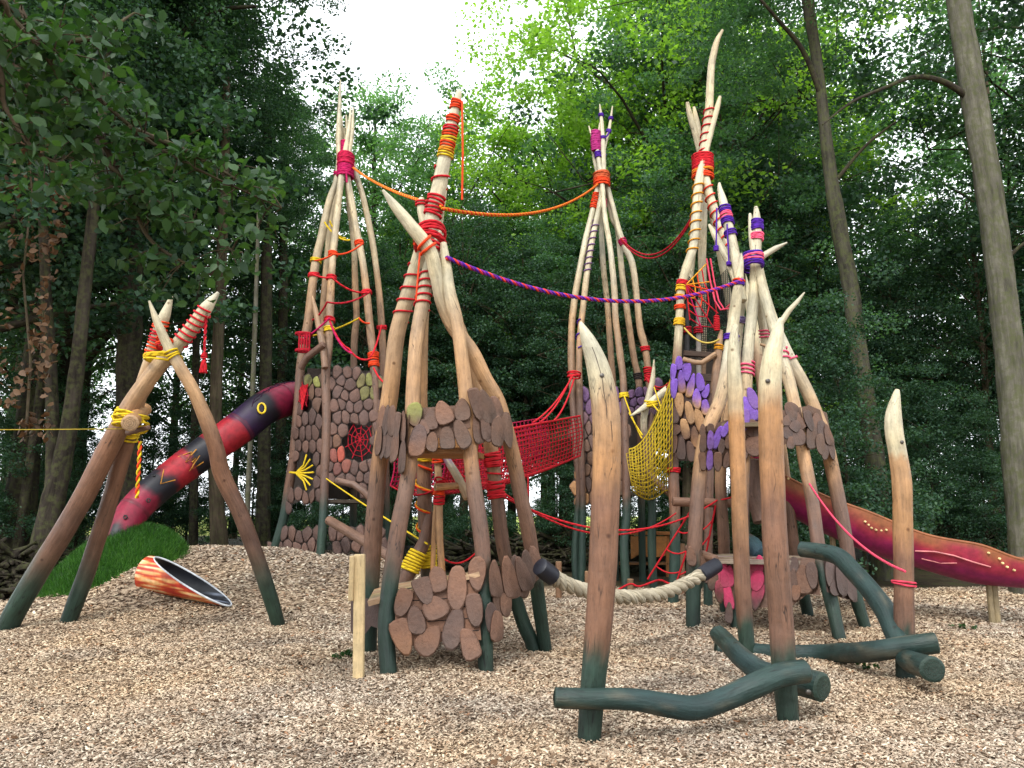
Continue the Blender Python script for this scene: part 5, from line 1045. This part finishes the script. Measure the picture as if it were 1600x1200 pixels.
# ================================================================== nets between the towers
def ln(name, label, cat, group=None): return name, label, cat
def net_tunnel():
    t = thing('net_bridge', base_of(800, 900, 13), 'red rope net bridge strung between the nearest teepee and the slender back teepee', 'net bridge')
    def wall(off):
        def fn(u, v):
            d = 9.9+6.6*u**1.25; x = 692+214*u; top = W(x, 690-40*u, d); bot = W(x, 758-46*u+14*math.sin(math.pi*u), d)
            p = top.lerp(bot, v); return p+Vector((-.9, .3, 0))*off+Vector((.05, 0, 0))*math.sin(v*3.1)
        return fn
    mb = MB(); net(mb, wall(0), 46, 11, .011, mix(RED, CRIM, .5), 11, 23); tube(mb, [wall(0)(k/12, 0) for k in range(13)], .022, 6, RED); tube(mb, [wall(0)(k/12, 1) for k in range(13)], .022, 6, RED); mb.build('net_side', M['rope'], t)
    mb = MB(); net(mb, wall(.75), 40, 10, .011, mix(MAG, CRIM, .5), 10, 20); mb.build('net_side', M['rope'], t)
    f0, f1 = wall(0), wall(.75); mb = MB(); net(mb, lambda u, v: f0(u, 1).lerp(f1(u, 1), v)-Vector((0, 0, .12*math.sin(3.14*v))), 30, 6, .011, CRIM, 6, 20); mb.build('net_floor', M['rope'], t)
    mb = Multi(t, 'hanger')
    for a, b in (((895, 587), (833, 660)), ((897, 592), (866, 657)), ((893, 588), (845, 659))):
        rope(mb, W(a[0], a[1], 16.8), W(b[0], b[1], 14), .12, .018, RED, 10)
    rope(mb, W(825, 740, 13.2), W(825, 792, 13.2), 0, .012, RED, 4)
net_tunnel()
NETY = hx('#b59b22')
def yellow_net():
    t = thing('net_hammock', base_of(1015, 910, 15), 'yellow rope net slung like a hammock beside the tallest teepee', 'net')
    def fn(u, v):
        tx, ty = 983+68*u, 702-118*u**1.9; bx, by = 988+62*u, 766+14*math.sin(math.pi*min(1, u*1.2))
        return W(tx+(bx-tx)*v, ty+(by-ty)*v, 15.0-.55*math.sin(math.pi*v)**.8*(.4+.6*u))
    mb = MB(); net(mb, fn, 15, 15, .009, NETY, 20, 20); tube(mb, [fn(k/10, 0) for k in range(11)], .018, 5, NETY); mb.build('net_front', M['rope'], t)
    fb = lambda u, v: fn(u, v)+Vector((.1, 1.1-.5*v, .0)); mb = MB(); net(mb, fb, 9, 10, .009, mix(NETY, ORANGE, .25), 14, 14); mb.build('net_back', M['rope'], t)
    mb = MB(); net(mb, lambda u, v: fn(u, 1).lerp(fb(u, 1), v), 16, 6, .0095, NETY, 6, 10); mb.build('net_floor', M['rope'], t)
yellow_net()
# ================================================================== ropes between the towers
def long_rope(label, A, B, sag, r, cols, d0=None):
    t = twist_obj = MB(); twist(t, A, B, sag, r, cols); o = t.build('hanging_rope', M['rope'], None, True, A); return tag(o, label, 'rope')
long_rope('purple and orange twisted rope slung between the nearest teepee and the right teepee', W(697, 402, 8.75), W(1160, 437, 11.55), .42, .0135, [PUR, mix(PUR, MAG, .3), mix(OREL, MAG, .3)])
long_rope('orange rope from the pebbled back left tower to the nearest teepee', W(552, 262, 16.1), W(690, 322, 9.05), .1, .012, [OREL, mix(OREL, YEL, .5)])
long_rope('orange rope curving from the nearest teepee to the slender back teepee', W(692, 326, 9.05), W(934, 288, 17.6), .33, .013, [OREL, mix(OREL, YEL, .5)])
def dbl(label, A, B, sag, r, col):
    mb = MB(); rope(mb, A, B, sag, r, col); rope(mb, A+Vector((0, .02, -.03)), B+Vector((0, .02, -.04)), sag*1.06, r, mix(col, CRIM, .4)); return tag(mb.build('hanging_rope', M['rope'], None, True, A), label, 'rope')
dbl('dark red rope hanging in a deep curve between the two back teepees', W(970, 372, 17.4), W(1086, 330, 15.1), .62, .018, CRIM)
dbl('short pink red rope loop hanging behind the tusk shaped branches', W(1010, 590, 17.2), W(1052, 590, 14.9), .2, .016, RED)
mb = MB(); rope(mb, W(1265, 756, 11.0), W(1414, 893, 7.62), .17, .014, mix(PINK, RED, .45)); a = W(1413, 911, 7.62); coil_at(mb, FF['D'], 911, 6, 2, [mix(PINK, RED, .6)], .011, 1.0, .006); tag(mb.build('hanging_rope', M['rope'], None, True, a), 'pink rope from the right teepee down to the rightmost stub post', 'rope')
mb = MB(); rope(mb, W(510, 748, 14.6), W(668, 850, 9.9), .02, .012, YEL); tag(mb.build('hanging_rope', M['rope'], None, True, W(510, 748, 14.6)), 'straight yellow rope from the pebbled tower to the nearest teepee', 'rope')
mb = MB(); rope(mb, W(762, 752, 9.9), W(1056, 802, 14.4), .5, .014, RED); tag(mb.build('hand_rope', M['rope'], None, True, W(762, 752, 9.9)), 'upper of the two low red hand ropes below the net bridge', 'rope')
mb = MB(); rope(mb, W(790, 778, 9.6), W(1120, 782, 12.9), .42, .014, RED); rope(mb, W(1120, 782, 12.9), W(1165, 768, 12.6), .02, .014, RED, 8); tag(mb.build('hand_rope', M['rope'], None, True, W(790, 778, 9.6)), 'lower of the two low red hand ropes, ending at the right teepee', 'rope')
def bridge_rope():
    P = [W(846, 887, 8.85), W(862, 900, 8.95), W(890, 915, 9.2), (W(935, 928, 9.5)), W(985, 933, 9.9), W(1035, 927, 10.3), W(1075, 910, 10.65), W(1098, 897, 10.85), W(1118, 884, 11.0)]
    t = thing('thick_rope', P[0], 'thick pale twisted ship rope sagging between the nearest and the right teepee, black ends', 'thick rope')
    mb = MB(); twist(mb, None, None, 0, .045, [hx('#a79c86'), hx('#b0a58f'), hx('#9d927d')], .42, P); mb.build('strands', M['rope'], t)
    for a, b in ((P[0], P[1]), (P[7], P[8])):
        mb = MB(); d = (b-a); tube(mb, [a-d*.15, a+d*.5, b+d*.1], [.098, .104, .098], 12, (.012, .013, .02), .05); mb.build('end_sleeve', M['paint'], t)
bridge_rope()
def rope_ladder():
    t = thing('rope_ladder', base_of(1060, 930, 13.5), 'red rope climbing ladder slanting to the ground beside the right teepee', 'rope ladder'); mb = Multi(t, 'rope')
    S = [((1078, 800, 13.2), (1012, 905, 13.6)), ((1096, 792, 13.0), (1052, 925, 13.4)), ((1118, 790, 12.9), (1100, 882, 13.2))]
    L = [(W(*a), W(*b)) for a, b in S]
    for a, b in L: tube(mb, [a, a.lerp(b, .5), b], .016, 5, RED)
    for v in (.28, .55, .8):
        for (a, b), (c, d) in zip(L, L[1:]): rope(mb, a.lerp(b, v), c.lerp(d, v-.04), .06, .013, RED, 8)
    mb = MB()
    pts = [(948, 936, 13.4), (965, 928, 13.6), (985, 918, 13.8), (1000, 922, 13.8), (1030, 912, 13.7), (1050, 918, 13.5), (1076, 906, 13.3)]
    tube(mb, [Vector(p) for p in cat_rom([tuple(W(*q)+Vector((0, 0, .06))) for q in pts], 4)], .018, 5, RED); mb.build('ground_rope', M['rope'], t)
rope_ladder()
# ================================================================== tube slide, its mound and its mouth
def tube_slide():
    P = [(182, 862, 13.9, 48), (190, 832, 14.0, 48), (210, 797, 14.3, 48), (245, 763, 14.6, 49), (290, 728, 15.0, 50), (335, 696, 15.3, 51), (375, 668, 15.6, 52), (410, 640, 15.9, 53), (440, 626, 16.3, 53), (470, 622, 16.8, 51), (495, 623, 17.2, 50)]
    t = thing('tube_slide', W(190, 850, 14.0), 'closed black and red tube slide running from the pebbled tower down to the grass mound', 'tube slide')
    DK = hx('#14131d'); RD = hx('#981a26'); MG = hx('#781634'); CR = hx('#861a34')
    bands = [(180, DK), (186, DK), (190, CR), (225, CR), (236, DK), (256, DK), (266, RD), (290, RD), (298, DK), (326, DK), (332, RD), (368, RD), (378, hx('#2a1438')), (412, DK), (425, MG), (500, MG)]
    def col(x): return ramp(bands, x)
    R_ = cat_rom(P, 8); pts = [W(a, b, c) for a, b, c, w in R_]; mb = MB(); tube(mb, pts, [w/2*mpp(p) for p, (a, b, c, w) in zip(pts, R_)], 26, [(lambda k, ca, sa, L, x=q[0]: tuple(v*(.75+.5*abs(noise.noise(Vector((ca*2, sa*2, L*3))))) for v in col(x+9*noise.noise(Vector((ca*1.5, sa*1.5, L*2)))))) for q in R_], .02); mb.build('tube', M['paint'], t)
    mb = MB()
    for i in (16, 32, 48, 64):
        mb = MB()
        d = (pts[i+1]-pts[i]).normalized(); r = R_[i][3]/2*mpp(pts[i]); tube(mb, [pts[i]-d*.035, pts[i], pts[i]+d*.035], [r*1.015, r*1.035, r*1.015], 26, mix(col(R_[i][0]), (.01, .01, .012), .4), cap=False); mb.build('flange', M['paint'], t)
    mb = MB(); G_ = hx('#a8701c')
    def on(x, y): # point on the near side of the tube surface
        best = min(range(len(R_)), key=lambda i: math.hypot(R_[i][0]-x, R_[i][1]-y)); r = R_[best][3]/2*mpp(pts[best]); o = math.hypot(R_[best][0]-x, R_[best][1]-y)*mpp(pts[best]); return W(x, y, pts[best].y-math.sqrt(max(.0, r*r-o*o))-.05)
    for Z in ([(278, 714), (300, 706), (290, 722), (312, 712), (296, 736), (318, 722)], [(300, 722), (306, 716), (300, 732)], [(256, 734), (251, 756), (274, 750)], [(307, 702), (298, 712)]):
        tube(mb, [on(x, y) for x, y in Z], .012, 5, G_, cap=False)
    tube(mb, [on(409+6*math.cos(k*.524), 638+8*math.sin(k*.524)) for k in range(13)], .02, 6, YEL, cap=False)
    for x, y in ((448, 632), (232, 782), (240, 742), (196, 808)): tube(mb, [on(x+3*math.cos(k*1.05), y+3*math.sin(k*1.05)) for k in range(7)], .012, 5, G_ if x > 300 else (.01, .01, .01), cap=False)
    mb.build('painted_mark', M['paint'], t)
    mb = MB(); 
    for k in range(7):
        i = 54+k*3; c = pts[min(i, len(pts)-1)]; r = R_[min(i, len(R_)-1)][3]/2*mpp(c)*1.03; tube(mb, [c+Vector((0, -math.cos(a)*r, math.sin(a)*r)) for a in [(-.6+k2*.3) for k2 in range(10)]], .01, 4, (.03, .01, .03), cap=False)
    for s in (.1, .5, .9, 1.3): tube(mb, [pts[i]+Vector((0, -math.cos(s)*1, math.sin(s)*1))*(R_[i][3]/2*mpp(pts[i])*1.03) for i in range(54, 78, 2)], .01, 4, (.03, .01, .03), cap=False)
    mb.build('cover_net', M['rope'], t)
tube_slide()
def turf():
    cx, cy = (188-800)/F*13.9, 14.0; rx, ry, h = 1.12, 1.1, .62
    def z(x, y):
        q = math.hypot((x-cx)/rx, (y-cy)/ry); b = g(x, y); return b+h*max(0, math.cos(min(1, q)*math.pi/2))**.72*(1+.08*noise.noise(Vector((x*1.5, y*1.5, 0))))+.02*noise.noise(Vector((x*5, y*5, 2)))-.03*sm(.9, 1.1, q)
    V = []; n = 56; Fq = []
    for i in range(n+1):
        for j in range(n+1): x = cx-rx*1.1+2.2*rx*i/n; y = cy-ry*1.1+2.2*ry*j/n; V.append((x, y, z(x, y)))
    for i in range(n):
        for j in range(n): a = i*(n+1)+j; Fq.append((a, a+n+1, a+n+2, a+1))
    m, nt, b = mat('turf', .9, .1); nn = noise_node(nt, nd(nt, 'ShaderNodeTexCoord').outputs['Object'], 30, 4); r = cramp(nt, nn.outputs[0], [(.3, hx('#12280b')), (.7, hx('#2c5416'))]); nt.links.new(r.outputs[0], b.inputs['Base Color']); bump(nt, b, nn.outputs[0], .8, .02)
    o = bpy.data.objects.new('grass_mound', np_mesh('grass_mound', np.array(V), np.array(Fq), m)); C.objects.link(o); o.data.polygons.foreach_set('use_smooth', [True]*len(Fq)); tag(o, kind='structure')
    rg = np.random.default_rng(3); k = 52000; a = rg.uniform(0, 2*math.pi, k); q = np.sqrt(rg.random(k))*1.04; x = cx+rx*q*np.cos(a); y = cy+ry*q*np.sin(a); zz = np.array([z(u, v) for u, v in zip(x, y)])
    p = np.stack([x, y, zz], 1); t = rg.normal(size=(k, 3))*.55; t[:, 2] = 1; t = unit(t)*rg.uniform(.05, .13, (k, 1)); a2 = rg.uniform(0, 6.3, k); w = unit(np.stack([np.cos(a2), np.sin(a2), a*0], 1))*.0042
    VV = np.stack([p-w, p+w, p+t+w*.2, p+t-w*.2], 1).reshape(-1, 3)
    gm = leaf_mat('grass_blades', [(.05, hx('#16300c')), (.5, hx('#336220')), (.95, hx('#64923a'))], .3)
    o = bpy.data.objects.new('grass', np_mesh('grass', VV, np.arange(4*k).reshape(-1, 4), gm)); C.objects.link(o); tag(o, 'short green grass covering the slide mound', 'grass', kind='stuff')
turf()
def slide_mouth():
    c0 = W(300, 908, 12.5); a = Vector((.95, -.27, -.12)).normalized(); side = a.cross(Vector((0, 0, 1))).normalized(); up = side.cross(a); R = .27; s1 = .72
    t = thing('slide_mouth', c0, 'slanting cut tube mouth at the left, orange flame outside, dark blue inside, pale rim', 'slide mouth'); n = 72; FL = [hx('#c4562a'), hx('#d8a468'), hx('#a83022'), hx('#e2c79a')]
    def ringp(f, s, r): return c0+a*s+(side*math.cos(f)+up*math.sin(f))*r
    def shell(r0, m_, colf, flip):
        mb = MB(); vs = []; cc = []; fs = []; ns = 14
        for k in range(n):
            f = 2*math.pi*k/n; se = -s1*math.sin(f)
            for j in range(ns+1): s = -.82+(se+.82)*j/ns; vs.append(ringp(f, s, r0)); cc.append(colf(f, s, j/ns))
        for k in range(n):
            for j in range(ns): q = (k*(ns+1)+j, ((k+1) % n)*(ns+1)+j, ((k+1) % n)*(ns+1)+j+1, k*(ns+1)+j+1); fs.append(q if not flip else tuple(reversed(q)))
        mb.add(vs, fs, cc); return mb
    def out(f, s, j):
        v = noise.noise(Vector((s*1.6+f*1.2, f*5.0, 1)))+.5*noise.noise(Vector((s*3, f*9, 4))); return mix(mix(FL[0], FL[1], sm(.0, .18, v)), FL[3], sm(.2, .38, v)) if v > 0 else mix(FL[0], FL[2], sm(0, .2, -v))
    def inn(f, s, j):
        v = noise.noise(Vector((s*1.5, f*6, 9))); return mix(hx('#0e1119'), hx('#8c95a8'), sm(.2, .5, v)*.7*sm(.0, .6, s))
    shell(R, None, out, False).build('tube_wall', M['paint'], t); shell(R-.025, None, inn, True).build('tube_lining', M['paint'], t)
    mb = MB(); pts = [ringp(2*math.pi*k/60, -s1*math.sin(2*math.pi*k/60), R-.012) for k in range(61)]; tube(mb, pts, .015, 8, hx('#b9bcc0'), cap=False); mb.build('rim', M['paint'], t)
slide_mouth()
# ================================================================== open slide on the right
def open_slide():
    P = [(1160, 722, 13.4), (1230, 758, 13.1), (1300, 792, 12.9), (1370, 822, 12.7), (1440, 843, 12.5), (1510, 862, 12.3), (1560, 874, 12.15), (1600, 884, 12.05), (1618, 888, 12.0)]
    t = thing('open_slide', W(1300, 820, 12.9), 'open trough slide in orange red and magenta sloping down to the right edge', 'slide'); R_ = cat_rom([(*P[i], i) for i in range(len(P))], 8); pts = [W(a, b, c) for a, b, c, i in R_]; T, _, _ = frames(pts)
    mb = MB(); mi = MB(); n = 16; vs = []; cc = []; vi = []; ci = []
    OR, RE, MA = hx('#8a5230'), hx('#92283a'), hx('#841c50')
    for i, p in enumerate(pts):
        s = T[i].cross(Vector((0, 0, 1))).normalized(); u = s.cross(T[i]); k = R_[i][3]; r = .46-.13*sm(5.0, 7.6, k)-.03*sm(0, 2, 2-k); rim = .05+.03*math.sin(k*2.6+.6)
        for j in range(n+1):
            f = -.15+(math.pi+.3)*j/n; lift = rim if (j < 2 or j > n-2) else 0
            q = p+s*(math.cos(f)*r)-u*(math.sin(f)*r*.95)+u*lift; e = abs(j/n-.5)*2; v = noise.noise(Vector((k*1.5, j*.5, 2)))
            c = mix(MA, RE, sm(.5, .75, e+.15*v)); c = mix(c, OR, sm(.8, .95, e+.15*v)); vs.append(q); cc.append(c); vi.append(p+s*(math.cos(f)*(r-.03))-u*(math.sin(f)*(r-.03)*.95)+u*lift); ci.append((.012, .012, .018))
    fs = [(i*(n+1)+j, (i+1)*(n+1)+j, (i+1)*(n+1)+j+1, i*(n+1)+j+1) for i in range(len(pts)-1) for j in range(n)]
    mb.add(vs, fs, cc); mb.build('trough', M['paint'], t); mi.add(vi, [tuple(reversed(f)) for f in fs], ci); mi.build('trough_lining', M['paint'], t)
    mb = MB()
    for e in (0, n): tube(mb, [(vs[i*(n+1)+e]+vi[i*(n+1)+e])/2 for i in range(len(pts))], .022, 6, mix(OR, (.02, .02, .02), .4 if e else .0))
    mb.build('rim', M['paint'], t); mb = MB()
    def near(x, y, lift=.0):
        b = min(range(len(vs)), key=lambda q: (pix(vs[q])[0]-x)**2+(pix(vs[q])[1]-y)**2+(0 if vs[q].y < pts[q//(n+1)].y else 9e9)); return W(x, y, vs[b].y-.02)
    for x, y in ((1352, 815), (1357, 820), (1362, 825), (1369, 828), (1377, 829), (1385, 828), (1545, 864), (1562, 873), (1567, 880), (1574, 886), (1585, 891), (1232, 748)):
        p = near(x, y); tube(mb, [p+Vector((0, .015, 0)), p-Vector((0, .012, 0))], [.019, .015], 8, hx('#e0c48c'))
    tube(mb, [near(x, y) for x, y in ((1430, 861), (1460, 862), (1490, 868), (1520, 878), (1548, 886))], .012, 5, hx('#c87a7a')); tube(mb, [near(x, y) for x, y in ((1440, 873), (1470, 880), (1495, 880))], .01, 5, hx('#c87a7a')); mb.build('painted_mark', M['paint'], t)
    for x in (1543, 1551, 1300):
        mb = MB(); d = 12.2 if x > 1500 else 12.9; b = ghit(x, 935, 8) ; p = W(x, 890 if x > 1500 else 830, d); tube(mb, [Vector((p.x, p.y, -.1)), p], .045, 10, hx('#8a7a5c'), .05); mb.build('support_post', M['wood'], t)
open_slide()
# ================================================================== small things on the ground behind
for k, (x, yt, yb, w, lab) in enumerate(((873, 878, 936, 10, 'short upright log stake left of the tall foreground post'), (918, 893, 936, 9, 'short log stake just behind the left foreground post'), (935, 873, 908, 11, 'leaning log stake beside the slender back teepee'), (757, 886, 905, 8, 'small log stake seen through the nearest teepee'), (1066, 850, 930, 8, 'thin pale stake beside the foot of the tallest teepee'), (985, 905, 935, 10, 'stubby log stake where the red ground rope is tied'))):
    d = min(ghit(x, yb, 8, 18), 16.5); a = W(x, yb, d); b = W(x+(6 if 'leaning' in lab else 0), yt, d); mb = MB(); t = thing('log_stake', Vector((a.x, a.y, g(a.x, a.y))), lab, 'log stake'); tube(mb, [Vector((a.x, a.y, g(a.x, a.y)-.15)), a.lerp(b, .5), b], [w/2*mpp(a)]*3, 10, mix(PBROWN, ORANGE, .35), .07, endcol=TAN); mb.build('post', M['wood'], t)
def play_counter():
    t = thing('play_counter', base_of(1000, 890, 20), 'small orange brown wooden play counter on legs behind the slender back teepee', 'play counter'); d = 20
    mb = MB(); beam(mb, W(955, 833, d), W(1048, 833, d), .6, .08, hx('#8e5a2c')); mb.build('counter_top', M['timber'], t, False)
    mb = MB(); P = Plane(W(980, 840, d-.25), W(1040, 840, d-.25), W(980, 890, d-.25)); board(mb, P, [(985, 838), (1042, 838), (1040, 868), (1018, 872), (998, 866), (986, 874)], 0, .05, hx('#93602e'))
    mb.build('front_panel', M['timber'], t, False)
    for x, d2 in ((962, 19.8), (1042, 19.8), (962, 20.3), (1042, 20.3)):
        mb = MB(); a = W(x, 836, d2); beam(mb, Vector((a.x, a.y, g(a.x, a.y)-.1)), a, .1, .1, hx('#7a5028'), Vector((0, 1, 0))); mb.build('leg', M['timber'], t, False)
    mb = MB(); beam(mb, W(955, 880, d), W(1048, 880, d), .5, .06, hx('#6e4a28')); mb.build('shelf', M['timber'], t, False)
    mb = MB(); tube(mb, [W(1003, 830, d), W(1004, 800, d), W(999, 790, d)], .06, 8, hx('#8e5a2c'), .06); mb.build('upright', M['wood'], t)
play_counter()

# small weeds pushing through the chips
def weed(px, py, lab, n, R0):
    d = ghit(px, py); p = W(px, py, d); t = thing('weed', Vector((p.x, p.y, g(p.x, p.y))), lab, 'weed'); rg = random.Random(px); cl = [(p.x+rg.gauss(0, R0), p.y+rg.gauss(0, R0), g(p.x, p.y)+.03+rg.random()*.05, .04) for _ in range(n)]
    a = np.array(cl); o = bpy.data.objects.new('leaves', leaves_mesh('leaves', a[:, :3], a[:, 3], 7, .05, M['leaf_near'], .6, px, .8, True)); C.objects.link(o); o.parent = t; o.location = -Vector(t.location)
weed(541, 1029, 'small green weed left of the raw timber stake foot', 9, .07)
weed(1352, 1049, 'small green weed between the foreground logs, near the right stub post', 4, .04)
weed(1508, 985, 'small dark weed alone on the chips at the right', 6, .06)
# ------------------------------------------------------------------ camera and render settings
cam = bpy.data.cameras.new('camera'); co = bpy.data.objects.new('camera', cam); C.objects.link(co)
cam.sensor_width = 36; cam.lens = 36*F/1600; cam.clip_end = 3000; cam.clip_start = .05
co.location = CAM; co.rotation_euler = (math.pi/2+PITCH, 0, 0)
sc = bpy.context.scene; sc.camera = co
sc.view_settings.view_transform = 'Standard'; sc.view_settings.look = 'None'; sc.view_settings.exposure = EXPOSURE; sc.view_settings.gamma = 1
sc.render.engine = 'CYCLES'; cy = sc.cycles
cy.max_bounces = 5; cy.diffuse_bounces = 3; cy.glossy_bounces = 2; cy.transmission_bounces = 3; cy.transparent_max_bounces = 4; cy.use_denoising = True
cy.caustics_reflective = False; cy.caustics_refractive = False; cy.sample_clamp_indirect = 6
